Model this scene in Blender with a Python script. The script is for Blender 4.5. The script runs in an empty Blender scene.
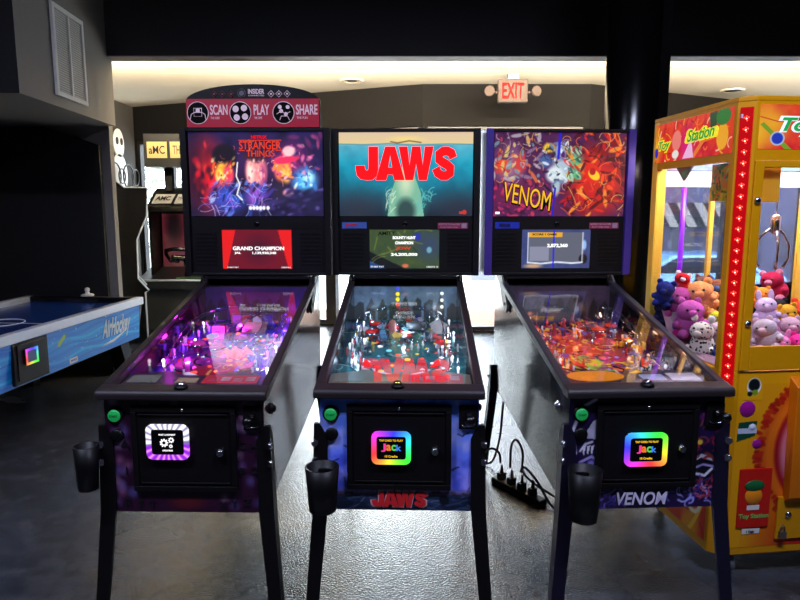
import bpy, math, random
import numpy as np
from mathutils import Vector, Matrix
PI = math.pi
col = bpy.context.scene.collection

# ------------------------------------------------------------------ basics
def lin(c):
    """sRGB 0..255 triple -> linear triple"""
    r = []
    for v in c:
        v = v / 255.0
        r.append(v / 12.92 if v <= 0.04045 else ((v + 0.055) / 1.055) ** 2.4)
    return tuple(r)

MATS = {}
def mat(name, c, rough=0.5, metal=0.0, spec=0.5, emit=None, es=1.0, var=0.08, scale=25.0, bump=0.0, coat=0.0):
    if name in MATS: return MATS[name]
    m = bpy.data.materials.new(name); m.use_nodes = True
    nt = m.node_tree; b = nt.nodes['Principled BSDF']
    L = lin(c)
    b.inputs['Metallic'].default_value = metal
    b.inputs['Specular IOR Level'].default_value = spec
    b.inputs['Coat Weight'].default_value = coat
    tc = nt.nodes.new('ShaderNodeTexCoord'); nz = nt.nodes.new('ShaderNodeTexNoise')
    nz.inputs['Scale'].default_value = scale; nz.inputs['Detail'].default_value = 3
    nt.links.new(tc.outputs['Object'], nz.inputs['Vector'])
    mx = nt.nodes.new('ShaderNodeMix'); mx.data_type = 'RGBA'
    mx.inputs[6].default_value = (*[v * (1 - var) for v in L], 1)
    mx.inputs[7].default_value = (*[min(1, v * (1 + var)) for v in L], 1)
    nt.links.new(nz.outputs['Fac'], mx.inputs[0]); nt.links.new(mx.outputs[2], b.inputs['Base Color'])
    mr = nt.nodes.new('ShaderNodeMapRange')
    mr.inputs[3].default_value = max(0.02, rough * 0.85); mr.inputs[4].default_value = min(1, rough * 1.15)
    nt.links.new(nz.outputs['Fac'], mr.inputs[0]); nt.links.new(mr.outputs[0], b.inputs['Roughness'])
    if bump:
        bp = nt.nodes.new('ShaderNodeBump'); bp.inputs['Strength'].default_value = bump
        bp.inputs['Distance'].default_value = 0.004
        nt.links.new(nz.outputs['Fac'], bp.inputs['Height']); nt.links.new(bp.outputs[0], b.inputs['Normal'])
    if emit is not None:
        b.inputs['Emission Color'].default_value = (*lin(emit), 1); b.inputs['Emission Strength'].default_value = es
    MATS[name] = m
    return m

def artmat(name, es=0.0, rough=0.3, spec=0.5):
    """printed art held in the mesh's own colour attribute; es > 0 for backlit panels and screens"""
    if name in MATS: return MATS[name]
    m = bpy.data.materials.new(name); m.use_nodes = True
    nt = m.node_tree; b = nt.nodes['Principled BSDF']
    at = nt.nodes.new('ShaderNodeAttribute'); at.attribute_name = 'Col'
    b.inputs['Roughness'].default_value = rough; b.inputs['Specular IOR Level'].default_value = spec
    if es > 0:
        b.inputs['Base Color'].default_value = (0.02, 0.02, 0.02, 1)
        nt.links.new(at.outputs['Color'], b.inputs['Emission Color']); b.inputs['Emission Strength'].default_value = es
    else:
        nt.links.new(at.outputs['Color'], b.inputs['Base Color'])
    MATS[name] = m
    return m

def glassmat(name, tint=(1, 1, 1), k=1.0):
    if name in MATS: return MATS[name]
    m = bpy.data.materials.new(name); m.use_nodes = True
    nt = m.node_tree; nt.nodes.clear(); N = nt.nodes.new; Lk = nt.links.new
    out = N('ShaderNodeOutputMaterial'); mix = N('ShaderNodeMixShader'); tr = N('ShaderNodeBsdfTransparent'); gl = N('ShaderNodeBsdfGlossy')
    gl.inputs['Roughness'].default_value = 0.0; tr.inputs['Color'].default_value = (*tint, 1)
    geo = N('ShaderNodeNewGeometry'); dt = N('ShaderNodeVectorMath'); dt.operation = 'DOT_PRODUCT'
    Lk(geo.outputs['Incoming'], dt.inputs[0]); Lk(geo.outputs['Normal'], dt.inputs[1])
    ab = N('ShaderNodeMath'); ab.operation = 'ABSOLUTE'; Lk(dt.outputs['Value'], ab.inputs[0])
    su = N('ShaderNodeMath'); su.operation = 'SUBTRACT'; su.inputs[0].default_value = 1; Lk(ab.outputs[0], su.inputs[1])
    pw = N('ShaderNodeMath'); pw.operation = 'POWER'; pw.inputs[1].default_value = 5; Lk(su.outputs[0], pw.inputs[0])
    ma = N('ShaderNodeMath'); ma.operation = 'MULTIPLY_ADD'; ma.inputs[1].default_value = 0.96 * k; ma.inputs[2].default_value = 0.04 * k
    Lk(pw.outputs[0], ma.inputs[0]); Lk(ma.outputs[0], mix.inputs[0]); Lk(tr.outputs[0], mix.inputs[1]); Lk(gl.outputs[0], mix.inputs[2])
    Lk(mix.outputs[0], out.inputs['Surface'])
    MATS[name] = m
    return m

# ------------------------------------------------------------------ mesh builder
class MB:
    def __init__(s): s.v = []; s.f = []; s.m = []; s.sm = []
    def add(s, vs, fs, mi=0, smooth=False):
        o = len(s.v); s.v.extend([tuple(p) for p in vs])
        for f in fs: s.f.append(tuple(i + o for i in f)); s.m.append(mi); s.sm.append(smooth)
        return s
    def box(s, x0, x1, y0, y1, z0, z1, mi=0, M=None):
        vs = [(x, y, z) for z in (z0, z1) for y in (y0, y1) for x in (x0, x1)]
        if M is not None: vs = [M @ Vector(p) for p in vs]
        return s.add(vs, [(0, 2, 3, 1), (4, 5, 7, 6), (0, 1, 5, 4), (2, 6, 7, 3), (0, 4, 6, 2), (1, 3, 7, 5)], mi)
    def prism(s, pts, axis, a0, a1, mi=0):
        """polygon pts extruded along axis: 'x' pts=(y,z), 'y' pts=(x,z), 'z' pts=(x,y)"""
        n = len(pts)
        def P(p, a): return {'x': (a, p[0], p[1]), 'y': (p[0], a, p[1]), 'z': (p[0], p[1], a)}[axis]
        vs = [P(p, a0) for p in pts] + [P(p, a1) for p in pts]
        fs = [tuple(range(n))[::-1], tuple(range(n, 2 * n))] + [(i, (i + 1) % n, n + (i + 1) % n, n + i) for i in range(n)]
        return s.add(vs, fs, mi)
    def hexa(s, a, b, mi=0):
        """two quads (bottom a, top b)"""
        return s.add(list(a) + list(b), [(3, 2, 1, 0), (4, 5, 6, 7), (0, 1, 5, 4), (1, 2, 6, 5), (2, 3, 7, 6), (3, 0, 4, 7)], mi)
    def lathe(s, prof, c=(0, 0, 0), n=20, mi=0, M=None, smooth=True):
        c = Vector(c); vs = []
        for r, z in prof:
            for k in range(n):
                p = Vector((r * math.cos(2 * PI * k / n), r * math.sin(2 * PI * k / n), z))
                if M is not None: p = M @ p
                vs.append(p + c)
        fs = []
        for i in range(len(prof) - 1):
            for k in range(n):
                a = i * n + k; b = i * n + (k + 1) % n
                fs.append((a, b, b + n, a + n))
        s.add(vs, fs, mi, smooth)
        o = len(s.v) - len(vs); L = len(prof) - 1
        s.f.append(tuple(o + k for k in range(n))[::-1]); s.m.append(mi); s.sm.append(False)
        s.f.append(tuple(o + L * n + k for k in range(n))); s.m.append(mi); s.sm.append(False)
        return s
    def ell(s, c, r, mi=0, n=16, h=10, M=None):
        c = Vector(c); vs = []
        if not hasattr(r, '__len__'): r = (r, r, r)
        for i in range(1, h):
            t = PI * i / h
            for k in range(n):
                p = Vector((r[0] * math.sin(t) * math.cos(2 * PI * k / n), r[1] * math.sin(t) * math.sin(2 * PI * k / n), -r[2] * math.cos(t)))
                if M is not None: p = M @ p
                vs.append(c + p)
        b = Vector((0, 0, -r[2])); t_ = Vector((0, 0, r[2]))
        if M is not None: b = M @ b; t_ = M @ t_
        vs += [c + b, c + t_]; fs = []
        for i in range(h - 2):
            for k in range(n):
                a = i * n + k; d = i * n + (k + 1) % n
                fs.append((a, d, d + n, a + n))
        B = (h - 1) * n
        for k in range(n):
            fs.append((B, (k + 1) % n, k)); fs.append((B + 1, (h - 2) * n + k, (h - 2) * n + (k + 1) % n))
        return s.add(vs, fs, mi, True)
    def tube(s, pts, r, n=8, mi=0, closed=False, smooth=True):
        P = [Vector(p) for p in pts]; m = len(P); vs = []
        up = Vector((0, 0, 1))
        for i in range(m):
            if closed: t = P[(i + 1) % m] - P[i - 1]
            else: t = P[min(i + 1, m - 1)] - P[max(i - 1, 0)]
            t.normalize()
            if abs(t.dot(up)) > 0.95: up = Vector((1, 0, 0)) if abs(t.x) < 0.9 else Vector((0, 1, 0))
            a = t.cross(up).normalized(); b = a.cross(t).normalized(); up = b
            rr = r[i] if hasattr(r, '__len__') else r
            for k in range(n):
                q = 2 * PI * k / n
                vs.append(P[i] + a * rr * math.cos(q) + b * rr * math.sin(q))
        fs = []
        for i in range(m if closed else m - 1):
            j = (i + 1) % m
            for k in range(n):
                fs.append((i * n + k, i * n + (k + 1) % n, j * n + (k + 1) % n, j * n + k))
        if not closed:
            fs.append(tuple(range(n))[::-1]); fs.append(tuple((m - 1) * n + k for k in range(n)))
        return s.add(vs, fs, mi, smooth)
    def text(s, t, c, ux, uy, h, w=None, bold=0.0, shear=0.0, mi=0, depth=0.0015):
        vs, fs = glyphs(t, bold, shear)
        c = Vector(c); ux = Vector(ux).normalized(); uy = Vector(uy).normalized(); uz = ux.cross(uy)
        x0 = min(p[0] for p in vs); x1 = max(p[0] for p in vs); y0 = min(p[1] for p in vs); y1 = max(p[1] for p in vs)
        sy = h / (y1 - y0); sx = (w / (x1 - x0)) if w else sy
        out = [c + ux * (p[0] - (x0 + x1) / 2) * sx + uy * (p[1] - (y0 + y1) / 2) * sy + uz * (depth if p[2] > 0 else 0) for p in vs]
        return s.add(out, fs, mi)
    def build(s, name, mats, parent=None, bevel=0.0, loc=None, rz=0.0, seg=2):
        me = bpy.data.meshes.new(name); me.from_pydata([tuple(p) for p in s.v], [], s.f)
        if not isinstance(mats, (list, tuple)): mats = [mats]
        for m in mats: me.materials.append(m)
        me.polygons.foreach_set('material_index', s.m); me.polygons.foreach_set('use_smooth', s.sm); me.update()
        o = bpy.data.objects.new(name, me); col.objects.link(o)
        if parent is not None: o.parent = parent
        if loc is not None: o.location = loc
        if rz: o.rotation_euler.z = rz
        if bevel:
            b = o.modifiers.new('bevel', 'BEVEL'); b.width = bevel; b.segments = seg; b.limit_method = 'ANGLE'; b.angle_limit = 0.6
        return o

_G = {}
def glyphs(t, bold=0.0, shear=0.0):
    key = (t, bold, shear)
    if key in _G: return _G[key]
    c = bpy.data.curves.new('lettering', 'FONT'); c.body = t; c.size = 1; c.extrude = 0.01; c.offset = bold; c.shear = shear; c.resolution_u = 4
    o = bpy.data.objects.new('lettering', c); col.objects.link(o)
    dg = bpy.context.evaluated_depsgraph_get(); dg.update()
    me = bpy.data.meshes.new_from_object(o.evaluated_get(dg))
    r = ([tuple(v.co) for v in me.vertices], [tuple(p.vertices) for p in me.polygons])
    bpy.data.objects.remove(o); bpy.data.curves.remove(c); bpy.data.meshes.remove(me)
    _G[key] = r
    return r

def empty(name, loc, rz=0.0, label=None, cat=None, group=None):
    o = bpy.data.objects.new(name, None); col.objects.link(o); o.location = loc; o.rotation_euler.z = rz; o.empty_display_size = 0.1
    return tag(o, label, cat, group)
def tag(o, label=None, cat=None, group=None, kind=None):
    if label: o['label'] = label
    if cat: o['category'] = cat
    if group: o['group'] = group
    if kind: o['kind'] = kind
    return o
def part_label(o, text): o['label'] = text; return o

# ------------------------------------------------------------------ painted art
class Cv:
    def __init__(s, w, h, asp, bg=(0, 0, 0)):
        s.w, s.h, s.asp = w, h, asp
        s.X, s.Y = np.meshgrid(np.linspace(0, asp, w), np.linspace(0, 1, h))
        s.a = np.zeros((h, w, 3)); s.a[:] = np.array(bg) / 255.0
    def mixin(s, al, c):
        al = np.clip(al, 0, 1)[..., None]; s.a = s.a * (1 - al) + np.array(c) / 255.0 * al
    def vgrad(s, stops):
        ys = [p[0] for p in stops]
        for k in range(3): s.a[..., k] = np.interp(s.Y, ys, [p[1][k] / 255.0 for p in stops])
    def blob(s, cx, cy, rx, ry, c, soft=0.5, rot=0.0, al=1.0):
        dx = s.X - cx; dy = s.Y - cy; q = math.cos(rot); r = math.sin(rot)
        d = np.sqrt(((dx * q + dy * r) / rx) ** 2 + ((-dx * r + dy * q) / ry) ** 2)
        s.mixin((1 - np.clip((d - (1 - soft)) / max(soft, 1e-3), 0, 1)) * al, c)
    def line(s, pts, wd, c, al=1.0):
        D = np.full(s.X.shape, 9.0)
        for (x0, y0), (x1, y1) in zip(pts[:-1], pts[1:]):
            dx, dy = x1 - x0, y1 - y0; t = np.clip(((s.X - x0) * dx + (s.Y - y0) * dy) / (dx * dx + dy * dy + 1e-9), 0, 1)
            D = np.minimum(D, np.hypot(s.X - x0 - t * dx, s.Y - y0 - t * dy))
        px = 1.0 / s.h
        s.mixin(np.clip((wd - D) / px + 0.5, 0, 1) * al, c)
    def poly(s, pts, c, al=1.0):
        ins = np.zeros(s.X.shape, bool); n = len(pts)
        for i in range(n):
            x0, y0 = pts[i]; x1, y1 = pts[(i + 1) % n]
            if y0 == y1: continue
            cr = ((y0 > s.Y) != (y1 > s.Y)) & (s.X < (x1 - x0) * (s.Y - y0) / (y1 - y0) + x0)
            ins ^= cr
        s.mixin(ins * al, c)
    def noise(s, scale, seed, octv=3):
        g = np.random.default_rng(seed); out = np.zeros(s.X.shape); amp = 1; tot = 0
        for o in range(octv):
            n = int(scale * 2 ** o) + 2; nx = int(n * s.asp) + 2; G = g.random((n + 1, nx + 1))
            y = s.Y * (n - 1); x = s.X / s.asp * (nx - 1); yi = y.astype(int); xi = x.astype(int); fy = y - yi; fx = x - xi
            fy = fy * fy * (3 - 2 * fy); fx = fx * fx * (3 - 2 * fx)
            v = G[yi, xi] * (1 - fx) * (1 - fy) + G[yi, xi + 1] * fx * (1 - fy) + G[yi + 1, xi] * (1 - fx) * fy + G[yi + 1, xi + 1] * fx * fy
            out += v * amp; tot += amp; amp *= 0.55
        return out / tot
    def strokes(s, n, pal, seed, box, length=0.15, wd=(0.004, 0.015), curl=3.0, al=1.0, ang=None):
        r = random.Random(seed)
        for _ in range(n):
            x = r.uniform(box[0], box[2]); y = r.uniform(box[1], box[3]); a = r.uniform(0, 2 * PI) if ang is None else ang + r.uniform(-0.5, 0.5)
            k = r.uniform(-curl, curl); pts = [(x, y)]; L = length * r.uniform(0.4, 1.2)
            for _i in range(5):
                x += math.cos(a) * L / 5; y += math.sin(a) * L / 5; a += k / 5; pts.append((x, y))
            s.line(pts, r.uniform(*wd), r.choice(pal), al)
    def scatter(s, n, pal, seed, box, rr=(0.02, 0.07), soft=0.4, al=0.8, asp=2.2, ang=None):
        r = random.Random(seed)
        for _ in range(n):
            q = r.uniform(*rr); s.blob(r.uniform(box[0], box[2]), r.uniform(box[1], box[3]), q * r.uniform(1, asp), q, r.choice(pal), soft, r.uniform(0, PI) if ang is None else ang + r.uniform(-0.4, 0.4), al)
    def lincol(s):
        a = np.clip(s.a, 0, 1); l = np.where(a <= 0.04045, a / 12.92, ((a + 0.055) / 1.055) ** 2.4)
        return np.concatenate([l, np.ones(l.shape[:2] + (1,))], 2).reshape(-1).astype(np.float32)
    def build(s, name, P00, P10, P01, material, parent=None):
        """grid from corner P00 (lower left), P10 (lower right), P01 (upper left)"""
        P00, P10, P01 = map(np.array, (P00, P10, P01)); U = (s.X / s.asp)[..., None]; V = s.Y[..., None]
        vs = (P00 + U * (P10 - P00) + V * (P01 - P00)).reshape(-1, 3)
        i = np.arange(s.w * s.h).reshape(s.h, s.w)
        q = np.stack([i[:-1, :-1], i[:-1, 1:], i[1:, 1:], i[1:, :-1]], 2).reshape(-1, 4)
        me = bpy.data.meshes.new(name); me.from_pydata(vs.tolist(), [], q.tolist())
        at = me.color_attributes.new('Col', 'FLOAT_COLOR', 'POINT'); at.data.foreach_set('color', s.lincol())
        me.materials.append(material); me.update()
        o = bpy.data.objects.new(name, me); col.objects.link(o)
        if parent is not None: o.parent = parent
        return o

def hue(h):
    import colorsys
    return tuple(255 * v for v in colorsys.hsv_to_rgb(h % 1, 1, 1))

# ------------------------------------------------------------------ materials
BLK = mat('black_textured_metal', (9, 8, 10), 0.5, 0.0, 0.22, bump=0.25, scale=300)
BLKG = mat('black_gloss_paint', (9, 9, 10), 0.2, 0, 0.5)
BLKP = mat('black_plastic', (7, 7, 8), 0.45, 0, 0.25)
RUB = mat('black_rubber', (12, 12, 12), 0.7)
TRIM = mat('dark_powder_coat', (34, 28, 30), 0.45, 0.1, 0.35, bump=0.15, scale=400)
STEEL = mat('polished_steel', (190, 190, 195), 0.2, 1.0)
GREY = mat('grey_steel', (110, 105, 100), 0.4, 0.6)
WHITE = mat('white_plastic', (225, 222, 214), 0.45)
GLASS = glassmat('tempered_glass', (0.97, 0.98, 0.98), 1.35)
WGLASS = glassmat('window_glass', (0.95, 0.97, 0.97), 0.6)
ART = artmat('printed_art', 0, 0.3)
ARTG = artmat('printed_playfield', 0, 0.15)
LIT = artmat('backlit_art', 1.0, 0.15)
LITD = artmat('screen_picture', 1.0, 0.15)
LED = artmat('rgb_light_ring', 1.15, 0.3)

# ================================================================== CAMERA
cam = bpy.data.cameras.new('camera'); cam.sensor_width = 36; cam.lens = 36 * 630 / 800; cam.clip_start = 0.02; cam.clip_end = 300
co = bpy.data.objects.new('camera', cam); col.objects.link(co); co.location = (0, 0, 1.548); co.rotation_euler = (PI / 2 - 0.1416, 0, 0)
bpy.context.scene.camera = co

# ================================================================== ROOM
FLOOR = bpy.data.materials.new('painted_concrete_floor'); FLOOR.use_nodes = True
nt = FLOOR.node_tree; b = nt.nodes['Principled BSDF']; tc = nt.nodes.new('ShaderNodeTexCoord')
n1 = nt.nodes.new('ShaderNodeTexNoise'); n1.inputs['Scale'].default_value = 1.3; n1.inputs['Detail'].default_value = 6
n2 = nt.nodes.new('ShaderNodeTexNoise'); n2.inputs['Scale'].default_value = 100; n2.inputs['Detail'].default_value = 4
n3 = nt.nodes.new('ShaderNodeTexNoise'); n3.inputs['Scale'].default_value = 9; n3.inputs['Detail'].default_value = 8
for n_ in (n1, n2, n3): nt.links.new(tc.outputs['Object'], n_.inputs['Vector'])
cr = nt.nodes.new('ShaderNodeValToRGB'); cr.color_ramp.elements[0].color = (*lin((40, 41, 45)), 1); cr.color_ramp.elements[1].color = (*lin((64, 66, 72)), 1)
b.inputs['Specular IOR Level'].default_value = 0.75; cr.color_ramp.elements[0].position = 0.35; cr.color_ramp.elements[1].position = 0.7
nt.links.new(n3.outputs['Fac'], cr.inputs[0]); nt.links.new(cr.outputs[0], b.inputs['Base Color'])
mr = nt.nodes.new('ShaderNodeMapRange'); mr.inputs[1].default_value = 0.3; mr.inputs[2].default_value = 0.7; mr.inputs[3].default_value = 0.14; mr.inputs[4].default_value = 0.3
n1.inputs['Detail'].default_value = 3; nt.links.new(n1.outputs['Fac'], mr.inputs[0]); nt.links.new(mr.outputs[0], b.inputs['Roughness'])
bp = nt.nodes.new('ShaderNodeBump'); bp.inputs['Strength'].default_value = 0.9; bp.inputs['Distance'].default_value = 0.003
nt.links.new(n2.outputs['Fac'], bp.inputs['Height']); nt.links.new(bp.outputs[0], b.inputs['Normal'])

WALLM = mat('charcoal_wall_paint', (15, 14, 14), 0.7, 0, 0.06, bump=0.2, scale=60)
WALLL = mat('grey_wall_paint', (126, 122, 116), 0.7, 0, 0.2, bump=0.2, scale=60)
BLKW = mat('matt_black_paint', (8, 8, 9), 0.6, bump=0.2, scale=80)
CEILM = mat('cream_ceiling_paint', (244, 234, 212), 0.8, var=0.03, scale=4)
BEAMU = mat('taupe_beam_paint', (120, 110, 102), 0.6)

P0, P1, P2, P3, P4 = (-3.95, 9.57), (0.277, 7.865), (2.3, 7.865), (4.65, 8.98), (6.6, 9.905)
ZC, ZF = 3.05, 3.6
S = 'structure'
m = MB(); m.prism([(-3.93, -2.5), (6.6, -2.5), (6.6, P4[1])] + [(p[0], p[1] + 0.0) for p in (P3, P2, P1, P0)], 'z', -0.1, 0.0)
tag(m.build('floor', FLOOR), kind=S)
m = MB(); m.prism([(-3.93, 5.9), (6.6, 5.9), P4, P3, P2, P1, P0], 'z', ZC, ZC + 0.1)
tag(m.build('ceiling', CEILM), kind=S)
m = MB(); m.box(-3.93, 6.6, -2.5, 5.75, ZF, ZF + 0.1)
tag(m.build('ceiling_front', BLKW), kind=S)
m = MB(); m.box(-3.93, 6.6, 5.75, 5.94, 2.885, ZF + 0.1); m.box(-3.93, 6.6, 5.752, 5.938, 2.878, 2.886, 1)
tag(m.build('ceiling_beam', [BLKW, BEAMU]), kind=S)
m = MB(); m.box(-2.52, 6.59, 6.95, 6.97, ZC - 0.006, ZC)
tag(m.build('trim_1', BEAMU), kind=S)
m = MB(); m.box(-4.05, -3.93, -2.5, 9.75, 0, ZF + 0.1); tag(m.build('wall_left', mat('dim_grey_wall_paint', (62, 60, 58), 0.7, 0, 0.1)), kind=S)
m = MB(); m.box(6.6, 6.72, -2.5, 10.1, 0, ZF + 0.1); tag(m.build('wall_right', WALLM), kind=S)
m = MB(); m.box(-4.05, 6.72, -2.62, -2.5, 0, ZF + 0.1); tag(m.build('wall_front', WALLM), kind=S)

WN = [0]
PORTALS = []
def facet(name, p, q, ops, frame):
    """a wall from p to q with openings (s0, s1, z0, z1, mullions)"""
    p = Vector((*p, 0)); q = Vector((*q, 0)); d = (q - p); L = d.length; d.normalize(); nrm = Vector((-d.y, d.x, 0))
    if nrm.y < 0: nrm = -nrm
    R = Matrix((( d.x, nrm.x, 0, p.x), (d.y, nrm.y, 0, p.y), (0, 0, 1, 0), (0, 0, 0, 1)))
    m = MB(); T = 0.14; s = 0.0
    for (s0, s1, z0, z1, mul) in sorted(ops):
        m.box(s, s0, 0, T, 0, ZC, M=R)
        if z0 > 0.01: m.box(s0, s1, 0, T, 0, z0, M=R)
        m.box(s0, s1, 0, T, z1, ZC, M=R); s = s1
    m.box(s, L, 0, T, 0, ZC, M=R)
    tag(m.build(name, WALLM), kind=S)
    for (s0, s1, z0, z1, mul) in ops:
        WN[0] += 1
        f = MB(); fw = 0.05
        f.box(s0, s1, 0.03, 0.11, z1 - fw, z1, M=R); f.box(s0, s1, 0.03, 0.11, z0, z0 + fw, M=R)
        f.box(s0, s0 + fw, 0.03, 0.11, z0 + fw, z1 - fw, M=R); f.box(s1 - fw, s1, 0.03, 0.11, z0 + fw, z1 - fw, M=R)
        for mm, mw in mul: f.box(mm - mw / 2, mm + mw / 2, 0.02, 0.12, z0 + fw, z1 - fw, M=R)
        w = tag(f.build('window_%d' % WN[0], frame), kind=S)
        g = MB(); g.box(s0 + fw * .8, s1 - fw * .8, 0.066, 0.072, z0 + fw * .8, z1 - fw * .8, M=R); g.build('pane', WGLASS, w)
        c = R @ Vector(((s0 + s1) / 2, 0.0, (z0 + z1) / 2))
        PORTALS.append((c, s1 - s0, z1 - z0, -nrm))
WFR = mat('black_window_frame', (24, 23, 24), 0.4)
facet('wall_back_left', P0, P1, [(0.04, 1.05, 0.35, 2.56, [(0.62, 0.1)]), (2.7, 4.5, 0.03, 2.56, [(3.25, 0.15)])], WFR)
facet('wall_back', P1, P2, [(0.06, 1.96, 0.03, 2.56, [(1.5, 0.08)])], WFR)
facet('wall_back_right', P2, P4, [(0.7, 2.6, 0.4, 2.3, []), (2.75, 4.3, 0.4, 2.3, [])], WFR)

# bulkhead over the niche, the niche's back wall, and a flat black shape with a slanted top on it
m = MB(); m.m = []; m.prism([(-3.93, 4.232), (-2.466, 4.232), (-2.571, 5.86), (-3.93, 5.86)], 'z', 2.3, ZF); m.m[2] = 1  # front face coloured black, standing in for its unlit side
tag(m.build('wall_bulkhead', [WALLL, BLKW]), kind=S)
m = MB(); m.box(-3.93, -2.635, 5.86, 5.94, 0, ZC); tag(m.build('wall_niche', WALLL), kind=S)
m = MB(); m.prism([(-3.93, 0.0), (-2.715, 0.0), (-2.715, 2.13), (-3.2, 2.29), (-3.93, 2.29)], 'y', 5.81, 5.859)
tag(m.build('wall_black_shape', BLKW), kind=S)
# round column with a boxed conduit beside it
m = MB(); m.lathe([(0.165, 0), (0.165, ZF)], (1.49, 4.2, 0), 32); m.box(1.60, 1.70, 4.13, 4.26, 0, ZF)
tag(m.build('support_column', BLKG), kind=S)
# outside
m = MB(); m.prism([(-9, 8.0), (9, 8.0), (9, 9.1), (2.3, 9.1), (-9, 12)], 'z', -0.2, -0.11); m.box(-9, 9, 8.0, 12.5, -0.25, -0.12)
m = MB(); m.box(-14, 12, 7.9, 11.4, -0.3, -0.12)
tag(m.build('sidewalk', mat('pale_concrete', (200, 196, 188), 0.8)), kind=S)
m = MB(); m.box(-14, 12, 8.9, 10.4, -0.12, -0.1)
tag(m.build('sidewalk_paving', mat('tan_brick_paving', (86, 52, 26), 0.8, var=0.15, scale=6)), kind=S)
m = MB(); m.box(-30, 40, 11.4, 40, -1.0, -0.9)
tag(m.build('street', mat('grey_asphalt', (170, 170, 168), 0.9)), kind=S)
FAC = mat('grey_facade', (74, 76, 92), 0.8)
m = MB(); m.box(2.5, 30, 22, 24, -0.9, 9)
for k in range(6): m.box(6 + k * 2.4, 7.8 + k * 2.4, 21.96, 22.02, -0.2, 1.0, 1)
tag(m.build('street_facade', [FAC, mat('dark_shop_window', (40, 42, 54), 0.2)]), kind=S)

# ================================================================== PINBALL MACHINES
def zt(v): return 0.931 + 0.226 * (v - 0.05)          # top of the side rails
def zp(v): return 0.855 + 0.125 * (v - 0.1)             # playfield surface

def ring_mesh(name, parent, u0, u1, z0, z1, wd, y, colors, depth=0.008):
    """rounded light ring with its colours round the loop"""
    N = 64; r = 0.022; vs = []; cs = []; cu, cz = (u0 + u1) / 2, (z0 + z1) / 2
    def rr(k, ins, rad):
        a = 2 * PI * (k + 0.5) / N; hx, hz = (u1 - u0) / 2 - ins, (z1 - z0) / 2 - ins
        c_, s_ = math.cos(a), math.sin(a)
        t = min(hx / abs(c_) if abs(c_) > 1e-6 else 9, hz / abs(s_) if abs(s_) > 1e-6 else 9)
        x, z = c_ * t, s_ * t
        ex, ez = abs(x) - (hx - rad), abs(z) - (hz - rad)
        if ex > 0 and ez > 0:
            l = math.hypot(ex, ez)
            if l > rad: x = math.copysign(hx - rad + ex * rad / l, x); z = math.copysign(hz - rad + ez * rad / l, z)
        return x, z
    for k in range(N):
        for ins, rad, yy in ((0, r, y + depth), (0, r, y), (wd, r * 0.4, y), (wd, r * 0.4, y + depth)):
            x, z = rr(k, ins, rad); vs.append((cu + x, yy, cz + z)); c = colors(k / N); cs.append((*lin(c), 1))
    fs = [(k * 4 + j, ((k + 1) % N) * 4 + j, ((k + 1) % N) * 4 + j + 1, k * 4 + j + 1) for k in range(N) for j in range(3)]
    me = bpy.data.meshes.new(name); me.from_pydata(vs, [], fs)
    at = me.color_attributes.new('Col', 'FLOAT_COLOR', 'POINT'); at.data.foreach_set('color', [c for q in cs for c in q])
    me.materials.append(LED); o = bpy.data.objects.new(name, me); col.objects.link(o); o.parent = parent
    return o

def txt(name, parent, s, c, h, w=None, m=WHITE, bold=0.0, shear=0.0, ux=(1, 0, 0), uy=(0, 0, 1)):
    return MB().text(s, c, ux, uy, h, w, bold, shear).build(name, m, parent)
def glow(name, c, es=1.0): return mat(name, (4, 4, 4), 0.6, 0, 0.05, emit=c, es=es, var=0.0)
TW = glow('lit_white', (255, 255, 255), 1.3); TR = glow('lit_red', (255, 8, 12), 1.0); TRD = glow('lit_title_red', (255, 70, 25), 0.9)
TY = glow('lit_yellow', (255, 196, 40), 1.0); TB = glow('lit_black', (6, 6, 8), 1.0)

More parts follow.
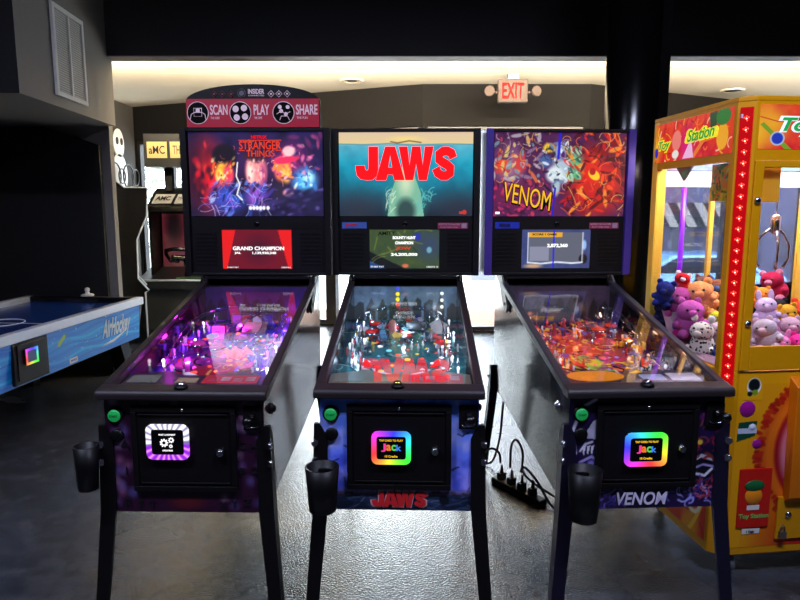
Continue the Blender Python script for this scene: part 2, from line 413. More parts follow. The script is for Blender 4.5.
def backglass_red():
    c = Cv(236, 150, 1.6, (16, 12, 34))
    n = c.noise(4, 3); c.mixin(n * 0.8, (46, 34, 96))
    c.blob(0.2, 0.5, 0.34, 0.55, (214, 24, 34), 0.9); c.blob(0.06, 0.5, 0.18, 0.7, (20, 10, 30), 0.8, al=0.8)
    c.blob(1.2, 0.66, 0.32, 0.3, (150, 34, 110), 0.9, al=0.8); c.blob(0.8, 0.62, 0.36, 0.42, (70, 26, 70), 0.9, al=0.7)
    c.blob(0.42, 0.68, 0.17, 0.2, (24, 16, 30), 0.3); c.blob(0.4, 0.52, 0.12, 0.17, (255, 140, 40), 0.5); c.blob(0.47, 0.5, 0.08, 0.15, (236, 60, 90), 0.5)
    c.blob(0.36, 0.47, 0.06, 0.12, (255, 210, 90), 0.6)
    c.blob(0.8, 0.54, 0.15, 0.24, (226, 128, 128), 0.35); c.blob(0.8, 0.72, 0.16, 0.1, (52, 28, 40), 0.4); c.blob(0.73, 0.52, 0.06, 0.18, (255, 196, 186), 0.7); c.blob(0.88, 0.5, 0.06, 0.18, (150, 60, 110), 0.7)
    c.blob(1.12, 0.55, 0.12, 0.18, (250, 120, 60), 0.4); c.blob(1.16, 0.5, 0.07, 0.14, (255, 178, 80), 0.6)
    c.blob(1.16, 0.68, 0.18, 0.06, (220, 60, 100), 0.3, 0.15); c.blob(1.2, 0.77, 0.1, 0.08, (240, 170, 175), 0.4)
    c.blob(1.38, 0.42, 0.2, 0.2, (70, 150, 210), 0.6); c.blob(1.42, 0.47, 0.1, 0.1, (180, 230, 220), 0.8)
    c.blob(0.45, 0.22, 0.3, 0.22, (44, 70, 170), 0.7); c.blob(0.8, 0.24, 0.16, 0.2, (120, 70, 170), 0.6); c.blob(1.08, 0.28, 0.16, 0.18, (40, 30, 54), 0.5); c.blob(1.4, 0.18, 0.25, 0.18, (30, 26, 60), 0.6)
    c.blob(1.18, 0.28, 0.08, 0.06, (236, 150, 170), 0.5)
    c.scatter(70, [(40, 60, 150), (90, 120, 220), (24, 24, 70), (70, 50, 140), (150, 180, 250), (20, 14, 40)], 5, (0.15, 0.02, 1.0, 0.42), (0.01, 0.035), 0.5, 0.7, 4, 0.9)
    c.scatter(40, [(255, 170, 60), (255, 90, 40), (160, 20, 40), (255, 226, 150), (60, 14, 40), (230, 40, 60)], 6, (0.26, 0.36, 0.54, 0.72), (0.01, 0.03), 0.5, 0.7, 3, 1.2)
    c.scatter(30, [(200, 20, 40), (240, 60, 50), (120, 10, 30), (30, 10, 30)], 16, (0.06, 0.2, 0.26, 0.9), (0.02, 0.06), 0.7, 0.6, 3, 1.4)
    c.scatter(26, [(250, 190, 180), (190, 90, 120), (110, 50, 90), (240, 150, 140)], 7, (0.7, 0.4, 0.92, 0.68), (0.008, 0.025), 0.6, 0.6, 3, 1.5)
    c.scatter(34, [(230, 70, 90), (180, 60, 140), (255, 180, 180), (60, 30, 80), (255, 140, 60)], 9, (1.0, 0.44, 1.24, 0.86), (0.01, 0.03), 0.5, 0.7, 3)
    c.scatter(40, [(110, 40, 90), (60, 24, 70), (190, 70, 120), (40, 30, 90), (220, 120, 160)], 10, (1.24, 0.5, 1.58, 0.98), (0.01, 0.04), 0.6, 0.6, 3)
    c.scatter(40, [(60, 50, 110), (20, 16, 44), (90, 80, 150), (30, 30, 70)], 11, (0.9, 0.02, 1.58, 0.32), (0.015, 0.05), 0.6, 0.6, 4, 0.3)
    c.scatter(24, [(120, 200, 220), (60, 110, 190), (220, 240, 220), (30, 60, 130)], 12, (1.25, 0.32, 1.52, 0.56), (0.008, 0.03), 0.5, 0.7, 3)
    c.blob(0.42, 0.74, 0.17, 0.13, (22, 14, 26), 0.4); c.blob(0.8, 0.74, 0.14, 0.06, (60, 30, 40), 0.4); c.blob(1.16, 0.67, 0.17, 0.045, (200, 40, 80), 0.3, 0.15); c.blob(1.2, 0.77, 0.09, 0.06, (236, 170, 175), 0.5); c.blob(0.85, 0.82, 0.3, 0.14, (36, 16, 48), 0.5, al=0.9)
    c.strokes(60, [(96, 130, 230), (150, 190, 255), (200, 210, 255), (190, 120, 220)], 5, (0.2, 0.05, 1.0, 0.4), 0.16, (0.002, 0.004), 2, 0.6)
    c.strokes(40, [(230, 110, 110), (255, 190, 150), (250, 220, 210)], 9, (0.3, 0.35, 1.5, 0.9), 0.07, (0.002, 0.004), 2, 0.6)
    c.line([(0.58, 0.64), (0.56, 0.48), (0.6, 0.38), (0.56, 0.26), (0.62, 0.2)], 0.007, (255, 236, 230))
    for x in (0.72, 0.76, 0.8, 0.84, 0.88, 0.93): c.blob(x, 0.1, 0.025, 0.03, (220, 220, 235), 0.4)
    c.a *= 1.25
    return c
def backglass_blue():
    c = Cv(236, 150, 1.6)
    c.vgrad([(0, (20, 30, 44)), (0.16, (36, 74, 92)), (0.34, (18, 124, 150)), (0.6, (20, 160, 190)), (0.84, (96, 190, 214)), (0.855, (140, 190, 190)), (0.87, (232, 206, 150)), (1, (226, 200, 170))])
    n = c.noise(5, 8); c.mixin((n - 0.35) * 0.6 * (c.Y < 0.85), (8, 60, 96))
    c.blob(0.2, 0.05, 0.5, 0.4, (44, 50, 66), 0.9, al=0.85); c.blob(1.45, 0.05, 0.45, 0.4, (40, 44, 62), 0.9, al=0.85)
    c.blob(0.8, 0.92, 0.3, 0.05, (255, 226, 130), 0.9, al=0.8)
    c.line([(0.0, 0.865), (0.3, 0.855), (0.6, 0.868), (0.9, 0.85), (1.3, 0.862), (1.6, 0.855)], 0.006, (70, 150, 170))
    c.line([(0.62, 0.89), (0.7, 0.875), (0.84, 0.9), (0.98, 0.88)], 0.008, (110, 80, 50), 0.8)
    # a plain pale column of light rising from the depths
    c.blob(0.8, 0.16, 0.3, 0.46, (52, 168, 150), 0.8, al=0.8)
    c.poly([(0.58, 0.0), (0.62, 0.28), (0.7, 0.5), (0.8, 0.66), (0.9, 0.5), (0.98, 0.28), (1.02, 0.0)], (128, 190, 160))
    c.blob(0.8, 0.4, 0.13, 0.22, (205, 226, 190), 0.8); c.blob(0.8, 0.06, 0.15, 0.2, (50, 78, 76), 0.5)
    c.strokes(26, [(180, 214, 190), (110, 176, 160), (220, 236, 214)], 12, (0.55, 0.02, 0.66, 0.3), 0.1, (0.003, 0.007), 2, 0.7, 1.3)
    c.strokes(26, [(90, 190, 190), (110, 200, 190)], 13, (0.95, 0.02, 1.12, 0.3), 0.1, (0.003, 0.007), 2, 0.7, 1.8)
    return c
def backglass_comic():
    c = Cv(248, 158, 1.6, (60, 24, 62))
    n = c.noise(6, 14); c.mixin(n * 0.7, (120, 40, 110))
    c.blob(0.18, 0.6, 0.24, 0.35, (150, 110, 150), 0.8); c.blob(0.3, 0.25, 0.5, 0.26, (110, 26, 74), 0.7); c.blob(0.1, 0.62, 0.12, 0.14, (236, 70, 40), 0.6); c.blob(0.3, 0.62, 0.1, 0.16, (216, 60, 60), 0.7)
    c.scatter(90, [(190, 180, 190), (150, 120, 150), (240, 120, 60), (70, 40, 80), (230, 210, 120), (120, 160, 170), (200, 60, 70)], 3, (0.0, 0.4, 0.6, 1.0), (0.008, 0.03), 0.35, 0.8, 4)
    c.scatter(100, [(200, 40, 100), (120, 24, 80), (60, 14, 56), (230, 60, 90), (90, 40, 110)], 4, (0.0, 0.0, 0.72, 0.4), (0.01, 0.03), 0.4, 0.75, 4)
    c.blob(1.25, 0.42, 0.46, 0.52, (206, 34, 22), 0.5); c.blob(1.45, 0.8, 0.25, 0.25, (110, 24, 50), 0.7); c.blob(0.98, 0.6, 0.15, 0.22, (90, 170, 120), 0.6)
    c.blob(0.82, 0.55, 0.17, 0.2, (176, 196, 214), 0.5); c.blob(0.74, 0.5, 0.13, 0.12, (224, 236, 240), 0.4); c.blob(0.8, 0.78, 0.09, 0.12, (150, 160, 190), 0.4); c.blob(0.66, 0.82, 0.09, 0.07, (236, 196, 50), 0.4)
    c.blob(0.62, 0.66, 0.1, 0.1, (70, 100, 160), 0.5); c.blob(0.76, 0.36, 0.06, 0.14, (170, 190, 204), 0.4); c.blob(0.83, 0.74, 0.03, 0.06, (80, 30, 110), 0.4)
    c.scatter(120, [(255, 90, 30), (236, 40, 24), (140, 12, 16), (70, 8, 20), (255, 150, 50), (90, 10, 26), (206, 24, 30)], 21, (0.88, 0.0, 1.6, 1.0), (0.01, 0.035), 0.35, 0.85, 5)
    c.scatter(40, [(120, 200, 150), (190, 230, 190), (40, 100, 90), (90, 180, 130)], 22, (0.88, 0.46, 1.06, 0.84), (0.008, 0.022), 0.4, 0.8, 4, 2.2)
    c.scatter(44, [(30, 34, 60), (230, 240, 250), (110, 130, 170), (20, 20, 40), (200, 216, 226)], 23, (0.6, 0.32, 0.9, 0.88), (0.008, 0.022), 0.35, 0.85, 4)
    c.strokes(70, [(255, 170, 60), (20, 6, 16), (255, 110, 50), (255, 214, 110)], 24, (0.85, 0.0, 1.6, 1.0), 0.2, (0.002, 0.005), 3, 0.85)
    c.strokes(60, [(20, 10, 30), (220, 200, 210), (240, 190, 80), (30, 16, 40)], 25, (0.0, 0.35, 0.9, 1.0), 0.14, (0.002, 0.004), 3, 0.8)
    c.line([(0.79, 1.0), (0.78, 0.75), (0.775, 0.7)], 0.016, (40, 30, 210)); c.line([(0.75, 0.34), (0.73, 0.12), (0.72, 0.0)], 0.012, (40, 30, 190))
    c.blob(1.2, 0.52, 0.1, 0.14, (228, 40, 20), 0.15, 0.4); c.blob(1.22, 0.5, 0.06, 0.09, (255, 206, 40), 0.2, 0.9); c.blob(1.2, 0.54, 0.045, 0.05, (180, 24, 20), 0.3)
    return c
def screen_red():
    c = Cv(90, 50, 1.75, (112, 8, 30)); c.blob(0.9, 0.5, 0.5, 0.5, (70, 8, 34), 0.9)
    c.poly([(0, 0), (0.1, 0), (0.34, 1), (0, 1)], (236, 24, 20)); c.poly([(1.75, 0), (1.66, 0), (1.4, 1), (1.75, 1)], (236, 24, 20))
    return c
def screen_green():
    c = Cv(90, 50, 1.75, (40, 66, 48)); n = c.noise(5, 9); c.mixin(n * 0.8, (84, 96, 40)); c.blob(1.5, 0.6, 0.5, 0.6, (54, 70, 96), 0.8)
    c.poly([(0, 0.44), (0.9, 0.0), (0.3, 0), (0, 0.2)], (10, 14, 16)); c.blob(1.2, 0.82, 0.13, 0.14, (40, 50, 170), 0.6); c.blob(1.5, 0.48, 0.08, 0.1, (110, 170, 190), 0.4)
    c.blob(0.9, 0.07, 0.1, 0.06, (220, 110, 80), 0.4); c.poly([(0, 0), (0.4, 0), (0, 0.2)], (30, 70, 130)); c.strokes(12, [(20, 30, 24), (120, 130, 60)], 2, (0, 0.2, 1.2, 1), 0.4, (0.01, 0.02), 1, 0.7)
    return c
def screen_violet():
    c = Cv(90, 50, 1.75, (70, 84, 140)); n = c.noise(6, 4); c.mixin(n * 0.6, (40, 46, 90))
    c.poly([(0.16, 0.16), (1.56, 0.16), (1.56, 0.92), (0.16, 0.92)], (96, 100, 116)); c.poly([(0.2, 0.2), (0.7, 0.2), (0.7, 0.56), (0.2, 0.56)], (140, 142, 166))
    c.poly([(0.14, 0.8), (1.04, 0.8), (1.04, 0.92), (0.14, 0.92)], (232, 170, 40)); c.blob(1.6, 0.6, 0.07, 0.16, (150, 190, 240), 0.4); c.blob(1.58, 0.24, 0.12, 0.14, (10, 10, 20), 0.2)
    c.line([(0.16, 0.15), (0.5, 0.12), (0.9, 0.16), (1.3, 0.13), (1.56, 0.15)], 0.02, (230, 236, 250)); c.line([(1.56, 0.16), (1.56, 0.92)], 0.012, (230, 236, 250)); c.line([(0.16, 0.16), (0.16, 0.92)], 0.012, (210, 220, 250))
    c.blob(0.3, 0.06, 0.3, 0.07, (200, 160, 120), 0.6); c.poly([(0.79, 0), (0.83, 0), (0.83, 1), (0.79, 1)], (30, 30, 220))
    return c
def front_violet():
    c = Cv(170, 126, 1.33, (44, 14, 46)); n = c.noise(6, 31); c.mixin(n * 0.7, (84, 20, 66)); r = random.Random(4)
    for _ in range(46):
        x = r.choice([r.uniform(0, 0.25), r.uniform(1.08, 1.33), r.uniform(0, 1.33)]); y = r.uniform(0, 1) if not 0.25 < x < 1.08 else r.choice([r.uniform(0, 0.2), r.uniform(0.9, 1)])
        c.blob(x, y, 0.06, 0.07, r.choice([(150, 110, 190), (190, 120, 170), (120, 110, 200), (210, 170, 210)]), 1.0, al=0.8)
    c.blob(0.66, 0.08, 0.2, 0.08, (110, 30, 40), 0.6); c.a *= 0.72
    return c
def front_blue():
    c = Cv(170, 126, 1.33)
    c.vgrad([(0, (20, 30, 52)), (0.13, (34, 50, 84)), (0.15, (84, 74, 110)), (0.2, (160, 150, 250)), (0.5, (104, 130, 255)), (1, (90, 144, 255))])
    n = c.noise(4, 33, 4); c.mixin(np.clip((n - 0.5) * 3, 0, 0.8) * (c.Y > 0.17), (176, 180, 246)); c.mixin(np.clip((0.45 - n) * 3, 0, 0.7) * (c.Y > 0.17), (44, 66, 196))
    c.strokes(60, [(60, 84, 120), (16, 22, 40), (90, 110, 140)], 5, (0, 0.0, 1.33, 0.13), 0.2, (0.003, 0.007), 1, 0.8, 0.0)
    c.strokes(40, [(40, 30, 50), (70, 60, 80)], 6, (0, 0.13, 1.33, 0.17), 0.06, (0.004, 0.01), 1, 0.9, 0.0)
    for x, y in ((0.24, 0.55), (0.1, 0.42), (1.12, 0.36), (0.95, 0.86), (1.2, 0.66)):
        c.line([(x - 0.04, y + 0.02), (x, y), (x + 0.01, y + 0.015), (x + 0.05, y + 0.03)], 0.005, (16, 16, 40))
    c.blob(1.05, 0.09, 0.05, 0.05, (14, 18, 28), 0.3)
    return c
def front_dark():
    c = Cv(190, 140, 1.33, (20, 12, 40)); n = c.noise(5, 35); c.mixin(n * 0.6, (50, 24, 96))
    W = (206, 204, 222)
    c.poly([(0.12, 0.64), (0.2, 0.78), (0.34, 0.86), (0.33, 0.66), (0.24, 0.62)], (170, 166, 190)); c.line([(0.06, 0.5), (0.03, 0.7), (0.1, 0.9), (0.22, 0.97)], 0.014, W); c.line([(0.1, 0.52), (0.14, 0.58), (0.2, 0.6)], 0.01, W)
    for k in range(6): c.poly([(0.12 + k * 0.035, 0.56), (0.15 + k * 0.035, 0.57), (0.13 + k * 0.035, 0.47)], W)
    c.line([(0.1, 0.42), (0.2, 0.47), (0.28, 0.42), (0.26, 0.32)], 0.012, (150, 140, 200)); c.blob(0.2, 0.4, 0.05, 0.05, (120, 110, 190), 0.5)
    c.blob(1.15, 0.32, 0.16, 0.14, (16, 12, 30), 0.2); c.line([(1.02, 0.3), (1.06, 0.4), (1.16, 0.46), (1.28, 0.42)], 0.016, W); c.line([(1.05, 0.22), (1.12, 0.3), (1.2, 0.28), (1.26, 0.34)], 0.012, W); c.line([(1.08, 0.34), (1.18, 0.38), (1.28, 0.36)], 0.01, (160, 150, 210))
    c.strokes(26, [(90, 90, 190), (150, 150, 220), (60, 50, 140)], 6, (0.9, 0.02, 1.3, 0.2), 0.16, (0.003, 0.009), 4)
    c.strokes(24, [(160, 40, 50), (90, 20, 60), (130, 60, 40)], 7, (1.05, 0.4, 1.33, 0.8), 0.12, (0.004, 0.012), 4); c.blob(1.14, 0.58, 0.03, 0.03, (220, 180, 60), 0.4); c.blob(1.2, 0.8, 0.1, 0.06, (90, 30, 110), 0.8)
    c.strokes(30, [(160, 40, 60), (190, 90, 110)], 8, (1.1, 0.08, 1.33, 0.24), 0.06, (0.003, 0.006), 2)
    c.strokes(24, [(110, 100, 190), (60, 50, 130)], 9, (0.3, 0.0, 0.55, 0.16), 0.14, (0.003, 0.007), 2)
    return c
def pf_violet():
    c = Cv(150, 260, 0.53, (60, 22, 120)); n = c.noise(9, 41); c.mixin(n, (130, 36, 190)); n = c.noise(7, 42); c.mixin(np.clip((n - 0.5) * 4, 0, 0.9), (230, 60, 170)); n = c.noise(8, 43); c.mixin(np.clip((n - 0.55) * 5, 0, 0.9), (30, 24, 120))
    c.blob(0.26, 0.28, 0.2, 0.13, (170, 40, 60), 0.6); c.strokes(110, [(236, 90, 60), (250, 80, 190), (110, 80, 255), (30, 16, 60), (255, 170, 90)], 44, (0, 0, 0.53, 1), 0.1, (0.002, 0.007), 5)
    return c
def pf_teal():
    c = Cv(150, 260, 0.53, (36, 74, 84)); n = c.noise(8, 51); c.mixin(n, (60, 112, 116)); n = c.noise(9, 52); c.mixin(np.clip((n - 0.52) * 4, 0, 0.8), (20, 30, 40))
    c.blob(0.26, 0.06, 0.3, 0.09, (190, 160, 110), 0.7); c.strokes(90, [(20, 30, 40), (150, 180, 170), (90, 150, 160), (180, 40, 40)], 54, (0, 0.1, 0.53, 1), 0.08, (0.002, 0.006), 5)
    c.blob(0.26, 0.3, 0.12, 0.1, (60, 150, 140), 0.6)
    return c
def pf_comic():
    c = Cv(150, 260, 0.53, (64, 40, 92)); n = c.noise(7, 61); c.mixin(np.clip((n - 0.3) * 2, 0, 1), (90, 90, 130)); c.blob(0.2, 0.5, 0.3, 0.3, (216, 70, 36), 0.6); c.blob(0.42, 0.7, 0.2, 0.2, (206, 80, 60), 0.7)
    c.strokes(170, [(255, 120, 40), (236, 50, 30), (60, 10, 30), (255, 200, 60), (230, 60, 110)], 64, (0, 0.3, 0.45, 1), 0.12, (0.002, 0.008), 5)
    c.strokes(120, [(130, 140, 170), (60, 50, 100), (190, 60, 110), (40, 24, 50), (210, 200, 190)], 65, (0, 0.0, 0.53, 0.45), 0.12, (0.002, 0.006), 4)
    c.blob(0.15, 0.33, 0.09, 0.07, (130, 210, 80), 0.4); c.blob(0.22, 0.38, 0.06, 0.05, (250, 210, 50), 0.3); c.blob(0.2, 0.4, 0.03, 0.03, (200, 40, 30), 0.3)
    c.strokes(20, [(120, 210, 90), (250, 220, 60)], 66, (0.08, 0.25, 0.26, 0.45), 0.08, (0.002, 0.006), 4)
    return c
def bb_town(seed, tone):
    c = Cv(90, 40, 2.3, tone); n = c.noise(5, seed); c.mixin(n * 0.7, tuple(min(255, v * 1.8) for v in tone)); r = random.Random(seed)
    for k in range(9): c.poly([(k * 0.26, 0), (k * 0.26, r.uniform(0.3, 0.6)), (k * 0.26 + 0.12, r.uniform(0.5, 0.8)), (k * 0.26 + 0.22, r.uniform(0.3, 0.6)), (k * 0.26 + 0.22, 0)], tuple(v * 0.4 for v in tone))
    return c

def white_violet(t):
    # t: fraction of the loop from the right-hand side, anticlockwise
    k = int(t * 64)
    if t < 0.53 or t > 0.97: return (255, 255, 255) if k % 3 else (120, 110, 170)
    return (150, 30, 225) if k % 3 else (250, 150, 255)
def rainbow(t): return tuple(60 + 0.76 * v for v in hue(0.45 + t))
def rainbow_b(t): return tuple(60 + 0.76 * v for v in hue(0.2 + t))

THEMES = {
 'red': dict(pos=(-0.7674, 2.1362, -0.022), bg=backglass_red, scr=screen_red, front=front_violet, pf=pf_violet, gi=(130, 50, 255), gi2=(210, 40, 220), bb=(34, 22, 66), frame=BLK, leg=BLK,
   side=((26, 20, 26), (90, 20, 34)), reader=(-0.13, 0.022, 0.672, 0.801), hw=0.384, led=white_violet, cup=(-0.334, -0.03, 0.572, 0.732, 0.042), seed=3,
   label='left pinball machine with violet lights, red portrait backglass and red topper sign', pal=[(230, 60, 170), (120, 60, 220), (210, 40, 60), (240, 240, 255), (60, 50, 200)]),
 'blue': dict(pos=(-0.0038, 2.1511, -0.0288), bg=backglass_blue, scr=screen_green, front=front_blue, pf=pf_teal, gi=(225, 232, 240), gi2=(200, 225, 255), bb=(84, 104, 120), frame=BLK, leg=BLK,
   side=((16, 16, 18), (44, 40, 44)), reader=(-0.098, 0.043, 0.648, 0.77), hw=0.384, led=rainbow, cup=(-0.268, -0.055, 0.498, 0.66, 0.06), seed=7,
   label='middle pinball machine with blue sky front and underwater backglass', pal=[(225, 30, 30), (240, 240, 240), (120, 190, 200), (30, 40, 50), (240, 200, 60)]),
 'comic': dict(pos=(0.8915, 2.1687, 0.051), bg=backglass_comic, scr=screen_violet, front=front_dark, pf=pf_comic, gi=(255, 190, 150), gi2=(255, 140, 90), bb=(50, 40, 60), frame=mat('violet_powder_coat', (70, 52, 140), 0.35, 0.3), leg=mat('dark_violet_powder_coat', (24, 20, 42), 0.4, 0.3),
   side=((14, 14, 20), (60, 62, 74)), reader=(-0.085, 0.07, 0.634, 0.759), hw=0.391, led=rainbow_b, cup=(-0.245, -0.055, 0.464, 0.648, 0.06), seed=11,
   label='right pinball machine with violet frame and red comic backglass beside claw machine', pal=[(230, 60, 30), (250, 180, 50), (90, 80, 160), (200, 200, 210), (120, 30, 60)]),
}

def leg(root, su, sv, lm):
    # L-section corner leg, splayed towards its foot
    m = MB(); rings = []
    v0 = 0.012 if sv < 0 else 1.388
    zs = 0.0 if sv < 0 else -0.12
    for z, du, dv, w in ((0.79 + zs, 0.306, 0.0, 0.022), (0.74 + zs, 0.307, 0.0, 0.05), (0.47, 0.315, 0.008, 0.055), (0.05, 0.346, 0.045, 0.045)):
        cu = su * du; cv = v0 + sv * dv; t = 0.014; iu = -su; iv = -sv
        rings.append([(cu, cv, z), (cu + iu * w, cv, z), (cu + iu * w, cv + iv * t, z), (cu + iu * t, cv + iv * t, z), (cu + iu * t, cv + iv * w, z), (cu, cv + iv * w, z)])
    vs = [p for r in rings for p in r]; fs = []
    for i in range(len(rings) - 1):
        for k in range(6): fs.append((i * 6 + k, i * 6 + (k + 1) % 6, i * 6 + 6 + (k + 1) % 6, i * 6 + 6 + k))
    fs += [(5, 4, 3, 0), (3, 2, 1, 0), (18, 19, 20, 21), (18, 21, 22, 23)]
    m.add(vs, fs); L = m.build('leg', lm, root)
    cu, cv = su * 0.334, v0 + sv * 0.033
    m = MB(); m.lathe([(0.009, 0.0), (0.009, 0.075)], (cu, cv, 0.015), 10); m.lathe([(0.03, 0), (0.03, 0.008), (0.014, 0.022), (0.0105, 0.024)], (cu, cv, 0), 16); m.build('leveler_foot', STEEL, L)
    for z in (0.72 + zs, 0.655 + zs):
        m = MB(); R = Matrix.Rotation(PI / 2, 3, 'Y') if su > 0 else Matrix.Rotation(-PI / 2, 3, 'Y')
        Rz = Matrix.Rotation(PI / 4 * (-1 if su * sv > 0 else 1) * (1 if True else 0), 3, 'Z')
        m.lathe([(0.013, -0.004), (0.013, 0.004), (0.009, 0.009), (0.002, 0.011)], (su * 0.303, v0 + sv * 0.006, z), 10, M=Rz @ R); m.build('leg_bolt', STEEL, L)

def title_letters(mb, c, w, h, yy):
    """the four heavy poster letters, drawn as outlines"""
    J = [(.58, 1), (1, 1), (1, .32), (.93, .12), (.75, .01), (.5, 0), (.22, .03), (.06, .14), (0, .34), (0, .44), (.4, .44), (.42, .33), (.5, .28), (.57, .33), (.58, .45)]
    A1 = [(0, 0), (.33, 1), (.5, 1), (.5, .75), (.43, .38), (.5, .38), (.5, .17), (.41, .17), (.36, 0)]
    A2 = [(1 - x, y) for x, y in A1][::-1]
    W = [(0, 1), (.19, 0), (.42, 0), (.5, .5), (.58, 0), (.81, 0), (1, 1), (.75, 1), (.69, .45), (.62, 1), (.38, 1), (.31, .45), (.25, 1)]
    cl = [(.86, .66), (.8, .8), (.62, .865), (.42, .855), (.24, .76), (.24, .62), (.42, .53), (.6, .46), (.76, .36), (.76, .22), (.58, .135), (.38, .135), (.2, .22), (.13, .36)]
    def add(P, x0, x1):
        n = len(P); vs = [(c[0] + (x0 + p[0] * (x1 - x0) - 0.5) * w, y_, c[2] + (p[1] - 0.5) * h) for y_ in (yy, yy + 0.0012) for p in P]
        mb.add(vs, [tuple(range(n)), tuple(range(n, 2 * n))] + [(i, (i + 1) % n, n + (i + 1) % n, n + i) for i in range(n)])
    add(J, 0, .225); add(A1, .2, .49); add(A2, .2, .49); add(W, .43, .775)
    L_, R_ = [], []
    for i in range(len(cl)):
        a, b = cl[max(i - 1, 0)], cl[min(i + 1, len(cl) - 1)]; dx, dy = b[0] - a[0], b[1] - a[1]; q = math.hypot(dx, dy); wd = 0.135
        L_.append((cl[i][0] - dy / q * wd * 1.3, cl[i][1] + dx / q * wd)); R_.append((cl[i][0] + dy / q * wd * 1.3, cl[i][1] - dx / q * wd))
    for i in range(len(cl) - 1): add([L_[i], L_[i + 1], R_[i + 1], R_[i]], .77, 1.0)
    return mb

def pinball(key):
    T = THEMES[key]; x, y, a = T['pos']; rnd = random.Random(T['seed'])
    root = empty('pinball_machine', (x, y, 0), a, T['label'], 'pinball machine', 'pinball machines in a row')
    # ---- cabinet
    sm = MATS.get('side_' + key)
    if sm is None:
        sm = mat('cabinet_side_' + key, T['side'][0], 0.11, 0, 0.42); nt = sm.node_tree
        ns = nt.nodes.new('ShaderNodeTexNoise'); ns.inputs['Scale'].default_value = 5; ns.inputs['Detail'].default_value = 5; ns.inputs['Distortion'].default_value = 1.5
        nt.links.new(nt.nodes['Texture Coordinate'].outputs['Object'], ns.inputs['Vector'])
        rp = nt.nodes.new('ShaderNodeValToRGB'); rp.color_ramp.elements[0].position = 0.5; rp.color_ramp.elements[1].position = 0.62
        rp.color_ramp.elements[0].color = (*lin(T['side'][0]), 1); rp.color_ramp.elements[1].color = (*lin(T['side'][1]), 1)
        nt.links.new(ns.outputs['Fac'], rp.inputs[0]); nt.links.new(rp.outputs[0], nt.nodes['Principled BSDF'].inputs['Base Color'])
    prof = [(0.02, 0.462), (1.38, 0.557), (1.38, 1.205), (1.15, 1.205), (1.13, zt(1.13) - 0.03), (0.02, zt(0.02) - 0.032)]
    for s_ in (-1, 1):
        m = MB(); m.prism(prof, 'x', s_ * 0.285, s_ * 0.268); m.build('side_panel', sm, root)
    m = MB(); m.box(-0.268, 0.268, 0.022, 0.04, 0.462, 0.893); m.build('front_panel', BLKP, root)
    fa = T['front']().build('front_art', (-0.283, 0.0185, 0.464), (0.283, 0.0185, 0.464), (-0.283, 0.0185, 0.892), ART, root)
    m = MB(); m.hexa([(-0.268, 0.04, 0.465), (0.268, 0.04, 0.465), (0.268, 1.38, 0.559), (-0.268, 1.38, 0.559)], [(-0.268, 0.04, 0.48), (0.268, 0.04, 0.48), (0.268, 1.38, 0.574), (-0.268, 1.38, 0.574)]); m.build('cabinet_floor', BLKP, root)
    m = MB(); m.box(-0.268, 0.268, 1.362, 1.38, 0.56, 1.205); m.box(-0.268, 0.268, 1.15, 1.362, 1.19, 1.205); m.build('rear_panel', BLKP, root)
    m = MB(); m.prism([(-0.014, 0.89), (-0.014, 0.912), (-0.005, 0.923), (0.045, 0.932), (0.056, 0.93), (0.056, 0.89)], 'x', -0.303, 0.303); m.build('lockbar', TRIM, root, bevel=0.006, seg=3)
    m = MB(); m.lathe([(0.024, 0), (0.024, 0.008), (0.019, 0.012), (0.017, 0.013)], (-0.005, 0.022, 0.925), 20); m.lathe([(0.0165, 0.012), (0.015, 0.02), (0.008, 0.024), (0.001, 0.0245)], (-0.005, 0.022, 0.925), 20, 1)
    m.build('lockbar_button', [BLKP, mat('brass_button', (190, 165, 90), 0.25, 1.0) if key == 'blue' else STEEL], root)
    for s_ in (-1, 1):
        m = MB(); m.hexa([(s_ * 0.27, 0.05, zt(0.05) - 0.034), (s_ * 0.302, 0.05, zt(0.05) - 0.034), (s_ * 0.302, 1.15, zt(1.15) - 0.034), (s_ * 0.27, 1.15, zt(1.15) - 0.034)],
                        [(s_ * 0.27, 0.05, zt(0.05)), (s_ * 0.302, 0.05, zt(0.05)), (s_ * 0.302, 1.15, zt(1.15)), (s_ * 0.27, 1.15, zt(1.15))]); m.build('side_rail', TRIM if key != 'comic' else mat('dark_grey_rail', (50, 48, 56), 0.35, 0.4), root, bevel=0.005)
        m = MB(); R = Matrix.Rotation(s_ * PI / 2, 3, 'Y')
        m.lathe([(0.021, -0.002), (0.021, 0.008), (0.014, 0.01), (0.013, 0.017), (0.004, 0.02)], (s_ * 0.285, 0.13, 0.82), 16, M=R); m.build('flipper_button', STEEL if key == 'comic' else BLKP, root)
        leg(root, s_, -1, T['leg']); leg(root, s_, 1, T['leg'])
        m = MB(); m.prism([(1.02, 1.03), (1.0, 1.07), (1.15, 1.207), (1.3, 1.207), (1.2, 1.16), (1.07, 1.03)], 'x', s_ * 0.289, s_ * 0.299); hb = m.build('hinge_bracket', GREY if key == 'comic' else BLK, root, bevel=0.002)
        m = MB(); m.lathe([(0.008, 0), (0.008, 0.004), (0.003, 0.006)], (s_ * 0.298, 1.06, 1.07), 10, M=R); m.build('pivot_bolt', RUB, hb)
    m = MB(); q = 0.004
    m.hexa([(-0.269, 0.057, zt(0.057) - 0.012), (0.269, 0.057, zt(0.057) - 0.012), (0.269, 1.135, zt(1.135) - 0.012), (-0.269, 1.135, zt(1.135) - 0.012)],
           [(-0.269, 0.057, zt(0.057) - 0.008), (0.269, 0.057, zt(0.057) - 0.008), (0.269, 1.135, zt(1.135) - 0.008), (-0.269, 1.135, zt(1.135) - 0.008)]); m.build('playfield_glass', GLASS, root)
